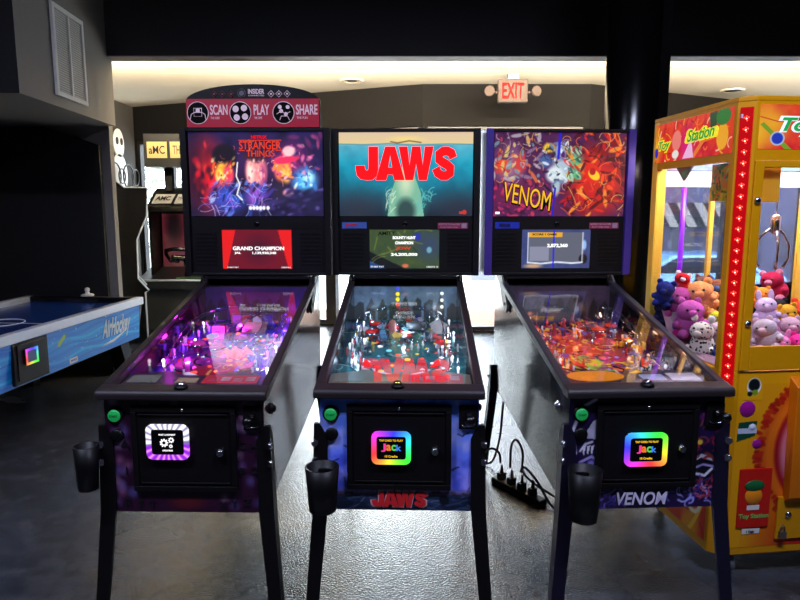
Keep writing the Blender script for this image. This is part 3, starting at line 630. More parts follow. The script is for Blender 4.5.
    # ---- front fittings
    cd = MB(); fr = [(-0.187, 0.187, 0.842, 0.862), (-0.187, 0.187, 0.547, 0.567), (-0.187, -0.167, 0.567, 0.842), (0.167, 0.187, 0.567, 0.842)]
    for u0, u1, z0, z1 in fr: cd.box(u0, u1, 0.004, 0.0185, z0, z1)
    cd.box(-0.167, 0.167, 0.009, 0.0185, 0.567, 0.842); cd.box(-0.16, 0.16, 0.004, 0.009, 0.83, 0.836); cd.box(-0.16, 0.16, 0.004, 0.009, 0.576, 0.582)
    cdo = cd.build('coin_door', BLK, root, bevel=0.002)
    m = MB(); R = Matrix.Rotation(PI / 2, 3, 'X'); m.lathe([(0.016, 0), (0.016, 0.006), (0.012, 0.012), (0.011, 0.014)], (0.129, 0.009, 0.694), 16, M=R); m.box(0.127, 0.131, -0.007, -0.004, 0.684, 0.704); m.build('door_lock', STEEL, cdo)
    m = MB(); m.lathe([(0.006, 0), (0.006, 0.004), (0.002, 0.006)], (0, 0.004, 0.852), 10, M=R); m.build('door_screw', STEEL, cdo)
    u0, u1, z0, z1 = T['reader']
    m = MB(); m.box(u0 + 0.004, u1 - 0.004, -0.004, 0.009, z0 + 0.004, z1 - 0.004); rd = m.build('card_reader', BLKP, root, bevel=0.004)
    ring_mesh('light_ring', rd, u0, u1, z0, z1, 0.018, -0.007, T['led'])
    m = MB(); m.box(u0 + 0.022, u1 - 0.022, -0.0065, -0.004, z0 + 0.022, z1 - 0.022); m.build('reader_screen', mat('black_screen', (4, 4, 6), 0.15), rd)
    cu, cz = (u0 + u1) / 2, (z0 + z1) / 2; yy = -0.0068
    if key == 'red':
        m = MB()
        for gx, gz, gr, nt_ in ((cu - 0.012, cz - 0.002, 0.016, 9), (cu + 0.014, cz + 0.008, 0.011, 8), (cu + 0.012, cz - 0.014, 0.007, 7)):
            n_ = nt_ * 4; o_ = []; i_ = []
            for k in range(n_):
                rr = gr if k % 4 in (0, 1) else gr * 0.74; o_.append((gx + rr * math.cos(2 * PI * k / n_), yy, gz + rr * math.sin(2 * PI * k / n_))); i_.append((gx + gr * 0.38 * math.cos(2 * PI * k / n_), yy, gz + gr * 0.38 * math.sin(2 * PI * k / n_)))
            m.add(o_ + i_, [(k, (k + 1) % n_, n_ + (k + 1) % n_, n_ + k) for k in range(n_)])
        m.build('gear_icon', TW, rd)
        txt('reader_text', rd, 'WAIT A MOMENT', (cu, yy, cz + 0.028), 0.006, 0.06, TW); txt('reader_text', rd, 'UPDATING', (cu, yy, cz - 0.03), 0.006, 0.036, TW)
    else:
        txt('reader_text', rd, 'TAP CARD TO PLAY', (cu, yy, z1 - 0.032), 0.007, 0.085, TY, 0.02); txt('reader_text', rd, '10 Credits', (cu, yy, z0 + 0.031), 0.008, 0.045, TY, 0.02)
        for k, (ch, cc) in enumerate(zip('Jack', ((235, 60, 150), (240, 120, 40), (90, 200, 90), (60, 130, 240)))):
            txt('reader_letter', rd, ch, (cu - 0.027 + 0.018 * k, yy, cz + 0.002), 0.03 if ch == 'J' else 0.022, 0.017, glow('lit_letter_%d' % k, cc, 1.1), 0.025)
    m = MB(); m.lathe([(0.03, 0), (0.03, 0.008), (0.024, 0.011), (0.023, 0.011)], (-0.244, 0.0185, 0.828), 24, M=R); sb = m.build('start_button', BLKP, root)
    m = MB(); m.lathe([(0.022, 0.0), (0.022, 0.015), (0.018, 0.018), (0.002, 0.0185)], (-0.244, 0.0185, 0.828), 24, M=R); m.build('button_cap', mat('green_lit_button', (20, 120, 60), 0.4, emit=(30, 190, 95), es=0.3), sb)
    txt('button_text', sb, 'START', (-0.244, -0.0005, 0.828), 0.008, 0.03, mat('dark_green_ink', (10, 50, 28), 0.5))
    m = MB(); m.lathe([(0.024, 0), (0.024, 0.008), (0.019, 0.012), (0.002, 0.012)], (-0.242, 0.0185, 0.752), 20, M=R); m.build('tournament_button', BLKP, root)
    m = MB(); m.box(0.213, 0.281, 0.008, 0.0185, 0.776, 0.862); pl = m.build('plunger_plate', BLK, root, bevel=0.003)
    m = MB(); m.lathe([(0.012, 0), (0.012, 0.02), (0.006, 0.022), (0.006, 0.055), (0.016, 0.058), (0.019, 0.068), (0.012, 0.08), (0.002, 0.083)], (0.247, 0.008, 0.83), 16, M=R); m.build('plunger', BLKG, pl)
    m = MB(); m.tube([(0.225, 0.004, 0.796), (0.23, 0.004, 0.789), (0.262, 0.004, 0.789), (0.268, 0.004, 0.796)], 0.002, 6); m.build('plate_trim', STEEL, pl)
    # title on the front
    if key == 'blue':
        title_letters(MB(), (0.001, 0, 0.508), 0.212, 0.068, 0.0155).build('front_title_outline', mat('pale_pink_ink', (214, 170, 175), 0.4), root)
        title_letters(MB(), (0.001, 0, 0.508), 0.2, 0.057, 0.0125).build('front_title', mat('red_ink', (200, 30, 36), 0.4), root)
    elif key == 'comic':
        txt('front_title', root, 'VENOM', (-0.005, 0.0145, 0.503), 0.05, 0.19, mat('lilac_white_ink', (206, 200, 226), 0.4), 0.02, 0.2)
    else:
        ink = mat('dark_painted_letters', (16, 8, 18), 0.5)
        for ch, u, z in (('R', -0.215, 0.5), ('S', -0.17, 0.496), ('T', -0.128, 0.492), ('X', 0.13, 0.494), ('Y', 0.17, 0.498), ('Z', 0.215, 0.505), ('G', 0.205, 0.72), ('H', 0.245, 0.715), ('P', 0.205, 0.62), ('Q', 0.245, 0.625), ('A', -0.215, 0.72), ('I', -0.215, 0.62)):
            txt('painted_letter', root, ch, (u, 0.0155, z), 0.03, None, ink, 0.02)
    # cup holder
    cu_, cv_, z0, z1, r = T['cup']
    m = MB(); m.lathe([(r * 0.8, z0), (r, z1), (r * 0.92, z1), (r * 0.74, z0 + 0.01)], (cu_, cv_, 0), 24)
    m.box(cu_ - 0.02, cu_ + 0.03, cv_ + r * 0.7, 0.002, z1 - 0.07, z1 - 0.03) if key != 'red' else m.box(cu_ + r * 0.7, -0.3, cv_ - 0.012, cv_ + 0.03, z1 - 0.06, z1 - 0.01)
    m.build('cup_holder', BLKP, root)
    # ---- backbox
    m = MB(); m.box(-T['hw'] + 0.004, T['hw'] - 0.004, 1.186, 1.43, 1.21, 1.955); m.build('backbox', T['frame'] if key == 'comic' else BLKG, root, bevel=0.004)
    m = MB(); hw = T['hw']; m.box(-hw + .002, hw - .002, 1.158, 1.19, 1.945, 1.962); m.box(-hw + .002, hw - .002, 1.158, 1.19, 1.208, 1.222)
    for s_ in (-1, 1): m.box(s_ * 0.352, s_ * hw, 1.152, 1.25, 1.208, 1.962, 1)
    m.build('backbox_frame', [BLK, T['frame']], root, bevel=0.003)
    m = MB(); m.box(-0.353, 0.353, 1.174, 1.186, 1.222, 1.514); spk = m.build('speaker_panel', BLK, root)
    m = MB(); m.lathe([(0.014, 0), (0.014, 0.004), (0.006, 0.006)], (-0.005, 1.174, 1.478), 10, M=R); m.build('panel_lock', BLKG, spk)
    for s_ in (-1, 1):
        m = MB()
        for i in range(9): m.box(s_ * 0.275 - 0.055, s_ * 0.275 + 0.055, 1.1705, 1.174, 1.262 + i * 0.02, 1.272 + i * 0.02)
        m.build('speaker_grille', BLKP, spk)
    bg = T['bg']().build('backglass', (-0.346, 1.172, 1.517), (0.346, 1.172, 1.517), (-0.346, 1.172, 1.944), LIT, root)
    sc = T['scr']().build('score_display', (-0.19, 1.1715, 1.243), (0.176, 1.1715, 1.243), (-0.19, 1.1715, 1.447), LITD, root)
    Y1 = 1.1705; Y2 = 1.1695
    if key == 'red':
        txt('backglass_text', bg, 'NETFLIX', (0.02, Y1, 1.918), 0.016, 0.08, TR, 0.03)
        txt('backglass_title', bg, 'STRANGER', (0.025, Y1, 1.877), 0.042, 0.215, TRD, 0.01); txt('backglass_title', bg, 'THINGS', (0.025, Y1, 1.836), 0.032, 0.145, TRD, 0.01)
        m = MB()
        for u0, u1, z in ((-0.085, 0.135, 1.902), (-0.085, -0.055, 1.851), (0.105, 0.135, 1.851)): m.box(u0, u1, Y1 - 0.001, Y1, z - 0.002, z + 0.002)
        m.build('title_bar', TRD, bg)
        txt('score_text', sc, 'GRAND CHAMPION', (0.0, Y1, 1.35), 0.02, 0.27, TW, 0.03); txt('score_text', sc, 'JAL', (-0.11, Y1, 1.325), 0.014, 0.034, TW, 0.03); txt('score_text', sc, '1,139,930,340', (0.03, Y1, 1.325), 0.015, 0.125, TW, 0.03)
        txt('score_text', sc, 'START PAY', (-0.138, Y1, 1.25), 0.006, 0.06, TW); txt('score_text', sc, 'CREDITS 0', (0.142, Y1, 1.25), 0.006, 0.05, TW)
        tp = MB(); tp.prism([(-0.348, 1.962), (0.336, 1.962), (0.336, 2.095)] + [(-0.006 + 0.342 * math.cos(t), 2.095 + 0.083 * math.sin(t)) for t in [PI * k / 24 for k in range(1, 24)]] + [(-0.348, 2.095)], 'y', 1.166, 1.2)
        tp = tp.build('topper', BLKP, root, bevel=0.002)
        m = MB(); m.box(-0.344, 0.332, 1.162, 1.166, 1.966, 2.106); m.build('red_band', mat('crimson_panel', (150, 12, 40), 0.4, emit=(150, 12, 40), es=0.25), tp)
        PK = mat('pale_pink_print', (205, 180, 190), 0.4, emit=(205, 180, 190), es=0.25)
        for w_, u, wd in (('SCAN', -0.178, 0.09), ('PLAY', 0.04, 0.08), ('SHARE', 0.27, 0.11)):
            txt('topper_text', tp, w_, (u, 1.161, 2.052), 0.05, wd, PK, 0.02); txt('topper_text', tp, 'THE ' + {'SCAN': 'CODE', 'PLAY': 'GAME', 'SHARE': 'FUN'}[w_], (u - wd * 0.22, 1.161, 2.012), 0.011, wd * 0.5, PK)
        txt('topper_text', tp, 'INSIDER', (0.015, 1.1635, 2.142), 0.024, 0.082, PK, 0.02); txt('topper_text', tp, 'CONNECTED', (0.015, 1.1635, 2.122), 0.007, 0.08, PK)
        for k, u in enumerate((-0.285, -0.068, 0.152)):
            m = MB(); Rr = R; m.lathe([(0.054, 0), (0.054, 0.002)], (u, 1.162, 2.037), 32, M=R); ic = m.build('topper_icon', BLKG, tp)
            m = MB(); m.tube([(u + 0.054 * math.cos(t), 1.16, 2.037 + 0.054 * math.sin(t)) for t in [2 * PI * j / 32 for j in range(32)]], 0.002, 6, closed=True)
            if k == 0:
                m.tube([(u - 0.02, 1.159, 2.06), (u + 0.02, 1.159, 2.06), (u + 0.02, 1.159, 2.02), (u - 0.02, 1.159, 2.02)], 0.0022, 6, closed=True); m.tube([(u - 0.04, 1.159, 2.005), (u - 0.034, 1.159, 2.03), (u - 0.015, 1.159, 2.04), (u + 0.02, 1.159, 2.04), (u + 0.036, 1.159, 2.03), (u + 0.04, 1.159, 2.005)], 0.0022, 6)
                m.box(u - 0.01, u + 0.01, 1.158, 1.16, 2.04, 2.058)
            elif k == 1:
                for t in range(4):
                    q_ = PI / 4 + t * PI / 2 + 0.1; m.lathe([(0.016, 0), (0.016, 0.001)], (u + 0.03 * math.cos(q_), 1.16, 2.037 + 0.03 * math.sin(q_)), 14, M=R)
            else:
                m.tube([(u - 0.035, 1.159, 2.03), (u - 0.012, 1.159, 2.045), (u + 0.012, 1.159, 2.03), (u + 0.035, 1.159, 2.042)], 0.002, 6); m.tube([(u - 0.02, 1.159, 2.0), (u - 0.012, 1.159, 2.02), (u + 0.02, 1.159, 2.02), (u + 0.03, 1.159, 2.0)], 0.002, 6)
                for du, dz in ((-0.018, 0.028), (0.022, 0.028), (-0.012, 0.008), (0.012, -0.007)): m.lathe([(0.01, 0), (0.01, 0.001)], (u + du, 1.16, 2.037 + dz), 14, M=R)
            m.build('icon_lines', PK, tp)
        for k, u in enumerate((-0.2, -0.157, -0.113, 0.09, 0.13, 0.172)):
            m = MB(); d_ = 0.016; m.tube([(u - d_, 1.164, 2.13), (u, 1.164, 2.13 + d_), (u + d_, 1.164, 2.13), (u, 1.164, 2.13 - d_)], 0.0018, 6, closed=True); m.box(u - 0.005, u + 0.005, 1.163, 1.1645, 2.126, 2.134)
            m.build('topper_badge', mat('dim_red_print', (120, 50, 60), 0.5) if k < 3 else PK, tp)
        m = MB(); m.tube([(-0.06 + 0.02 * math.cos(t), 1.164, 2.134 + 0.02 * math.sin(t)) for t in [2 * PI * j / 24 for j in range(24)]], 0.002, 6, closed=True); m.lathe([(0.013, 0), (0.013, 0.001)], (-0.06, 1.165, 2.134), 16, M=R); m.build('topper_badge', mat('grey_print', (90, 85, 92), 0.5), tp)
    elif key == 'blue':
        title_letters(MB(), (0.0, 0, 1.787), 0.52, 0.17, Y1 - 0.0012).build('backglass_title', glow('lit_poster_red', (255, 8, 12), 3.5), bg)
        m = MB(); m.lathe([(0.012, 0), (0.012, 0.001)], (0.305, Y1, 1.538), 14, M=R); m.box(0.278, 0.315, Y1 - 0.001, Y1, 1.528, 1.542); m.build('maker_badge', glow('lit_badge', (220, 70, 60), 0.8), bg)
        for t_, z, w_ in (('BOUNTY HUNT', 1.405, 0.12), ('CHAMPION', 1.378, 0.095)): txt('score_text', sc, t_, (-0.008, Y1, z), 0.016, w_, TW, 0.05)
        txt('score_text', sc, '24,200,000', (-0.008, Y1, 1.316), 0.018, 0.14, TW, 0.04); txt('score_text', sc, 'JDW', (-0.012, Y1, 1.348), 0.02, 0.08, glow('lit_score_red', (220, 70, 60), 1.0), 0.04)
        txt('score_text', sc, 'AMITY', (-0.1, Y1, 1.428), 0.02, 0.09, TB, 0.02); txt('score_text', sc, 'START PAY', (-0.15, Y1, 1.252), 0.008, 0.07, TW); txt('score_text', sc, 'CREDITS 10', (0.14, Y1, 1.252), 0.008, 0.06, TW)
    else:
        txt('backglass_title', bg, 'VENOM', (-0.165, Y1, 1.615), 0.112, 0.268, TB, 0.03, 0.18, ux=(1, 0, -0.22)); txt('backglass_title', bg, 'VENOM', (-0.165, Y2, 1.618), 0.1, 0.255, TY, 0.0, 0.18, ux=(1, 0, -0.22))
        m = MB(); m.box(-0.335, -0.312, Y1 - 0.001, Y1, 1.528, 1.54); m.build('maker_badge', TW, bg)
        txt('score_text', sc, '2,872,360', (0.0, Y1, 1.362), 0.022, 0.11, TW, 0.04); txt('score_text', sc, 'SCORE 1 GAME', (-0.07, Y1, 1.422), 0.011, 0.13, TB, 0.03)
    stk = mat('crimson_sticker', (130, 40, 74), 0.4)
    m = MB(); m.box(0.168, 0.325, 1.1715, 1.174, 1.452, 1.483); st = m.build('information_sticker', stk if key != 'red' else BLKP, root)
    if key != 'red':
        m = MB(); m.box(0.292, 0.318, 1.171, 1.1717, 1.456, 1.48); m.build('sticker_patch', mat('grey_print_2', (150, 130, 150), 0.5), st)
        txt('sticker_text', st, 'NOTICE TO PLAYERS', (0.228, 1.1705, 1.475), 0.009, 0.11, mat('pink_print', (220, 170, 190), 0.5)); txt('sticker_text', st, 'PLAY AND WIN', (0.228, 1.1705, 1.46), 0.006, 0.09, mat('pink_print', (220, 170, 190), 0.5))
        m = MB(); m.box(-0.334, -0.205, 1.1715, 1.174, 1.453, 1.486); m.build('title_sticker', mat('blue_sticker_' + key, (60, 90, 160) if key == 'blue' else (30, 50, 170), 0.4), spk)
        txt('title_text', spk, 'JAWS' if key == 'blue' else 'VENOM', (-0.285, 1.1705, 1.47), 0.018, 0.06, mat('red_ink', (200, 30, 36)) if key == 'blue' else mat('dark_ink', (10, 12, 40)), 0.04)
    # ---- playfield
    pf = T['pf']().build('playfield', (-0.267, 0.085, zp(0.085)), (0.267, 0.085, zp(0.085)), (-0.267, 1.1, zp(1.1)), ARTG, root)
    b_ = bb_town(T['seed'], T['bb']).build('backboard', (-0.267, 1.1, zp(1.1)), (0.267, 1.1, zp(1.1)), (-0.267, 1.1, 1.155), ART, root)
    def pm(i): c = T['pal'][i % len(T['pal'])]; return mat('plastic_%d_%d_%d' % c, c, 0.25)
    def lit(c, es): return mat('lamp_%d_%d_%d_%d' % (*c, int(es * 10)), c, 0.4, emit=c, es=es, var=0)
    clear = mat('milky_plastic', (200, 205, 215), 0.2)
    # apron with cards
    m = MB(); h0 = 0.058
    A_ = [(-0.265, 0.06), (0.265, 0.06), (0.265, 0.2), (0.13, 0.245), (0.06, 0.2), (-0.06, 0.2), (-0.13, 0.245), (-0.265, 0.2)]
    n = len(A_); m.add([(u, v, zp(v) + 0.002) for u, v in A_] + [(u, v, zp(v) + h0) for u, v in A_], [tuple(range(n, 2 * n))] + [(i, (i + 1) % n, n + (i + 1) % n, n + i) for i in range(n)])
    ap = m.build('apron', mat('apron_' + key, {'red': (44, 34, 48), 'blue': (120, 104, 84), 'comic': (40, 36, 48)}[key], 0.3), root)
    def card(u0, u1, v0, v1, mt, nm='card'):
        z = lambda v: zp(v) + h0 + 0.002
        return MB().hexa([(u0, v0, z(v0) - .002), (u1, v0, z(v0) - .002), (u1, v1, z(v1) - .002), (u0, v1, z(v1) - .002)], [(u0, v0, z(v0)), (u1, v0, z(v0)), (u1, v1, z(v1)), (u0, v1, z(v1))]).build(nm, mt, ap)
    if key == 'comic':
        m = MB(); m.lathe([(1, 0), (1, 0.003)], (0, 0, 0), 32)
        m.v = [(-0.14 + p[0] * 0.11, 0.17 + p[1] * 0.05, zp(0.17 + p[1] * 0.05) + h0 + p[2]) for p in m.v]; m.build('instruction_plate', mat('amber_plate', (216, 130, 24), 0.3, emit=(216, 120, 20), es=0.35), ap)
        card(0.03, 0.12, 0.125, 0.18, mat('pale_blue_card', (160, 170, 200), 0.4)); card(0.14, 0.25, 0.125, 0.19, mat('pale_card', (200, 190, 196), 0.4))
    else:
        card(-0.25, -0.14, 0.125, 0.195, mat('grey_card', (120, 118, 106), 0.4)); card(-0.07, 0.01, 0.125, 0.17, mat('tan_card', (160, 140, 100), 0.4))
        rc = card(0.03, 0.235, 0.12, 0.195, mat('red_card', (196, 40, 56), 0.4, emit=(196, 40, 56), es=0.1)); part_label(rc, 'red and white instruction card')
        for k in range(4): card(0.05 + 0.046 * k, 0.085 + 0.046 * k, 0.135 + 0.006 * (k % 2), 0.17 + 0.01 * (k % 2), mat('white_print', (226, 210, 210), 0.4), 'card_print')
    # flippers, slingshots
    for s_, u, v, L_, an in ((1, -0.085, 0.3, 0.075, -0.5), (-1, 0.085, 0.3, 0.075, -0.5), (-1, 0.2, 0.68, 0.06, -0.6)):
        m = MB(); N = 14; pts = []
        for k in range(N + 1): t = PI / 2 + PI * k / N; pts.append((0.012 * math.cos(t), 0.012 * math.sin(t)))
        for k in range(N + 1): t = -PI / 2 + PI * k / N; pts.append((L_ + 0.006 * math.cos(t), 0.006 * math.sin(t)))
        ca, sa = math.cos(an), math.sin(an); P = [(u + s_ * (p[0] * ca - p[1] * sa), v + (p[0] * sa + p[1] * ca)) for p in pts]; n = len(P)
        m.add([(p[0], p[1], zp(p[1]) + 0.008) for p in P] + [(p[0], p[1], zp(p[1]) + 0.026) for p in P], [tuple(range(n)), tuple(range(n, 2 * n))] + [(i, (i + 1) % n, n + (i + 1) % n, n + i) for i in range(n)]); m.build('flipper', pm(3 if key == 'red' else 1), pf)
    for s_ in (-1, 1):
        tri = [(s_ * 0.155, 0.44), (s_ * 0.16, 0.36), (s_ * 0.11, 0.33)]
        m = MB(); m.add([(u, v, zp(v) + 0.03) for u, v in tri] + [(u, v, zp(v) + 0.034) for u, v in tri], [(0, 1, 2), (3, 4, 5), (0, 1, 4, 3), (1, 2, 5, 4), (2, 0, 3, 5)]); sl = m.build('slingshot', pm(0), pf)
        for u, v in tri: MB().lathe([(0.005, 0), (0.005, 0.03)], (u, v, zp(v)), 8).build('sling_post', clear, pf)
        m = MB(); m.tube([(u, v, zp(v) + 0.018) for u, v in tri], 0.004, 6, closed=True); m.build('rubber_band', RUB if key != 'blue' else WHITE, pf)
        m = MB(); gp = [(s_ * 0.205, 0.5), (s_ * 0.205, 0.36), (s_ * 0.16, 0.3), (s_ * 0.1, 0.275)]; m.tube([(u, v, zp(v) + 0.02) for u, v in gp], 0.004, 6); m.build('lane_guide', STEEL, pf)
    for u, v in {'red': ((-0.15, 0.62), (-0.05, 0.58), (0.02, 0.7)), 'blue': ((-0.15, 0.78), (-0.06, 0.84), (-0.14, 0.9)), 'comic': ((0.1, 0.8), (0.18, 0.86), (0.06, 0.9))}[key]:
        z = zp(v); m = MB(); m.lathe([(0.018, 0), (0.016, 0.03), (0.034, 0.034), (0.032, 0.044), (0.02, 0.05), (0.002, 0.052)], (u, v, z), 20); bm_ = m.build('pop_bumper', pm(0), pf)
        MB().lathe([(0.034, 0.026), (0.037, 0.031), (0.034, 0.036)], (u, v, z), 20).build('bumper_skirt', STEEL, pf)
    # ramps: clear channel and wire rails
    def path(pts, n=22):
        out = []
        for i in range(n + 1):
            t = i / n * (len(pts) - 1); k = min(int(t), len(pts) - 2); f = t - k
            p0 = pts[max(k - 1, 0)]; p1 = pts[k]; p2 = pts[k + 1]; p3 = pts[min(k + 2, len(pts) - 1)]
            out.append(tuple(0.5 * (2 * b + (c - a) * f + (2 * a - 5 * b + 4 * c - d) * f * f + (3 * b - a - 3 * c + d) * f ** 3) for a, b, c, d in zip(p0, p1, p2, p3)))
        return out
    ramps = {'red': [[(-0.02, 0.62, .0), (-0.02, 0.78, .05), (0.08, 0.94, .08), (0.19, 0.86, .08), (0.2, 0.6, .06), (0.17, 0.42, .04)], [(0.08, 0.6, 0), (0.12, 0.8, .05), (-0.02, 0.98, .09), (-0.2, 0.86, .08), (-0.21, 0.6, .06), (-0.19, 0.42, .04)]],
             'blue': [[(-0.08, 0.66, .0), (-0.1, 0.82, .04), (0.0, 0.98, .07), (0.16, 0.94, .07), (0.2, 0.7, .05), (0.19, 0.46, .04)], [(0.08, 0.66, 0), (0.1, 0.8, .04), (-0.05, 0.96, .08), (-0.2, 0.88, .07), (-0.2, 0.64, .05), (-0.19, 0.44, .04)]],
             'comic': [[(0.05, 0.74, 0), (0.06, 0.86, .04), (-0.04, 1.0, .07), (-0.18, 0.96, .07), (-0.22, 0.76, .06), (-0.215, 0.5, .04)], [(0.14, 0.74, 0), (0.17, 0.9, .05), (0.2, 1.0, .07), (0.23, 0.9, .07), (0.225, 0.6, .05)]]}[key]
    for pts in ramps:
        P = path(pts); P3 = [Vector((u, v, zp(v) + h + 0.012)) for u, v, h in P]; half = len(P3) // 2 + 1
        m = MB(); vs = []
        for i, p in enumerate(P3[:half + 1]):
            t = (P3[min(i + 1, len(P3) - 1)] - P3[max(i - 1, 0)]).normalized(); s_ = t.cross(Vector((0, 0, 1))).normalized() * 0.02
            vs += [p + s_ + Vector((0, 0, 0.02)), p + s_, p - s_, p - s_ + Vector((0, 0, 0.02))]
        fs = [(i * 4 + k, i * 4 + k + 1, i * 4 + 5 + k, i * 4 + 4 + k) for i in range(half) for k in range(3)]
        m.add(vs, fs, 0, True); o = m.build('ramp', glassmat('clear_plastic', (0.85, 0.88, 0.93), 1.6), pf); so = o.modifiers.new('solid', 'SOLIDIFY'); so.thickness = 0.002
        for sg in (-1, 1):
            W_ = []
            for i, p in enumerate(P3[half - 2:], half - 2):
                t = (P3[min(i + 1, len(P3) - 1)] - P3[max(i - 1, 0)]).normalized(); W_.append(p + t.cross(Vector((0, 0, 1))).normalized() * 0.014 * sg + Vector((0, 0, 0.006)))
            m = MB(); m.tube(W_, 0.0022, 6); m.build('wire_rail', STEEL, pf)
        for i in range(half, len(P3), 3):
            p = P3[i]; MB().tube([(p.x, p.y, zp(p.y)), (p.x, p.y, p.z)], 0.0022, 6).build('ramp_post', STEEL, pf)
    # stand-up targets, posts, plastics, inserts and bulbs
    for k in range(9):
        sd = -1 if k < 5 else 1; v = (0.56 + 0.055 * k) if k < 5 else (0.56 + 0.055 * (k - 5)); u = sd * (0.245 - 0.02 * ((k * 7) % 3)); z = zp(v)
        m = MB(); m.box(u - 0.004, u + 0.004, v - 0.015, v + 0.015, z + 0.004, z + 0.036); m.build('stand_up_target', pm(k), pf, bevel=0.002)
    clear_zone = lambda u, v: abs(u) < 0.1 and v < 0.62
    for k in range(40):
        while True:
            u = rnd.uniform(-0.245, 0.245); v = rnd.uniform(0.36, 1.06)
            if not clear_zone(u, v): break
        z = zp(v); m = MB(); m.lathe([(0.005, 0), (0.004, 0.012), (0.007, 0.014), (0.007, 0.02), (0.004, 0.022), (0.004, 0.034), (0.002, 0.036)], (u, v, z), 10); m.build('rubber_post', [clear, pm(0), pm(1), STEEL][k % 4], pf)
    for k in range(22):
        while True:
            u = rnd.uniform(-0.22, 0.22); v = rnd.uniform(0.42, 1.04)
            if not (abs(u) < 0.13 and v < 0.66): break
        z = zp(v) + rnd.uniform(0.02, 0.042); n = rnd.randint(3, 6); r = rnd.uniform(0.015, 0.036); P = [(u + r * rnd.uniform(0.6, 1) * math.cos(2 * PI * i / n), v + r * 1.3 * rnd.uniform(0.6, 1) * math.sin(2 * PI * i / n)) for i in range(n)]
        m = MB(); m.add([(max(-.255, min(.255, p[0])), min(1.09, p[1]), z + 0.125 * (p[1] - v)) for p in P] + [(max(-.255, min(.255, p[0])), min(1.09, p[1]), z + 0.125 * (p[1] - v) + 0.003) for p in P], [tuple(range(n))[::-1], tuple(range(n, 2 * n))] + [(i, (i + 1) % n, n + (i + 1) % n, n + i) for i in range(n)])
        m.lathe([(0.004, zp(v) - z), (0.004, 0.0)], (u, v, z), 8); m.build('printed_plastic', pm(k), pf)
    inl = {'red': [(255, 60, 200), (120, 80, 255), (255, 60, 40), (255, 255, 255), (255, 120, 60)], 'blue': [(255, 40, 30), (240, 240, 240), (250, 210, 60), (120, 220, 230), (255, 60, 40)], 'comic': [(255, 90, 30), (250, 200, 60), (230, 60, 90), (200, 120, 60), (120, 110, 190)]}[key]
    for k in range(40):
        u = ((k * 37) % 17 - 8) / 8 * 0.17; v = 0.36 + ((k * 23) % 40) / 40 * 0.56; r = 0.009 + 0.004 * (k % 2); z = zp(v) + 0.0015; n = (3, 14, 4)[k % 3]
        m = MB(); P = [(u + r * math.cos(2 * PI * i / n + PI / 2), v + r * 1.2 * math.sin(2 * PI * i / n + PI / 2)) for i in range(n)]
        m.add([(p[0], p[1], z + 0.125 * (p[1] - v)) for p in P] + [(p[0], p[1], z - 0.003 + 0.125 * (p[1] - v)) for p in P], [tuple(range(n))] + [(i, (i + 1) % n, n + (i + 1) % n, n + i) for i in range(n)]); m.build('light_insert', lit(inl[k % 5], (2.4 if key == 'red' else 0.7) if k % 3 else 0.3), pf)
    gi = T['gi']; gi2 = T['gi2']; e = 6 if key == 'red' else (1.3 if key == 'blue' else 0.6)
    for k in range(16):
        sd = -1 if k % 2 else 1; v = 0.36 + 0.7 * (k // 2) / 8 + 0.02 * (k % 3); u = sd * rnd.uniform(0.17, 0.245); z = zp(v)
        m = MB(); m.lathe([(0.004, 0), (0.004, 0.014), (0.0065, 0.019), (0.006, 0.026), (0.002, 0.03)], (u, v, z), 10); m.build('bulb', lit(gi if k % 3 else (255, 245, 255), e), pf)
    # lamps of the playfield
    pw = {'red': 0.42, 'blue': 0.34, 'comic': 0.12}[key]
    for k, (u, v) in enumerate(((-0.2, 0.4), (0.2, 0.42), (-0.22, 0.66), (0.21, 0.68), (-0.17, 0.95), (0.16, 0.97), (0.0, 0.8))):
        l = bpy.data.lights.new('playfield_lamp', 'POINT'); l.energy = pw; l.shadow_soft_size = 0.012; l.color = lin(gi if k % 2 else gi2)
        o = bpy.data.objects.new('playfield_lamp', l); col.objects.link(o); o.parent = root; o.location = (u, v, zp(v) + 0.06)
    # model toys
    if key == 'red':
        m = MB(); m.box(-0.09, 0.11, 0.955, 0.975, zp(0.96), zp(0.96) + 0.075); ho = m.build('model_house', mat('dusky_violet_board', (60, 40, 90), 0.5), pf)
        for k in range(4): MB().box(-0.085 + 0.05 * k, -0.045 + 0.05 * k, 0.951, 0.955, zp(0.96) + 0.02, zp(0.96) + 0.07).build('house_window', pm((k + 1)), pf)
        m = MB(); m.hexa([(0.0, 0.8, zp(0.8) + 0.03), (0.11, 0.8, zp(0.8) + 0.03), (0.11, 0.86, zp(0.86) + 0.06), (0.0, 0.86, zp(0.86) + 0.06)], [(0.0, 0.8, zp(0.8) + 0.034), (0.11, 0.8, zp(0.8) + 0.034), (0.11, 0.86, zp(0.86) + 0.064), (0.0, 0.86, zp(0.86) + 0.064)]); m.build('drawbridge', mat('dusty_pink_plastic', (200, 150, 150), 0.35), pf)
        m = MB(); m.box(-0.14, -0.085, 0.79, 0.81, zp(0.8), zp(0.8) + 0.06); m.build('lit_target_bank', lit((255, 60, 190), 2.2), pf)
        m = MB()
        for k in range(7): m.tube([(0.06, 0.5, zp(.5) + 0.02), (0.06 + 0.05 * math.cos(k), 0.5 + 0.05 * math.sin(k), zp(.5) + 0.05), (0.06 + 0.07 * math.cos(k + .4), 0.5 + 0.07 * math.sin(k + .4), zp(.5) + 0.03)], [0.012, 0.01, 0.003], 8)
        m.ell((0.06, 0.5, zp(.5) + 0.035), (0.028, 0.03, 0.024)); m.build('creature_toy', mat('coral_toy', (240, 90, 90), 0.35, emit=(255, 70, 90), es=0.7), pf)
    elif key == 'blue':
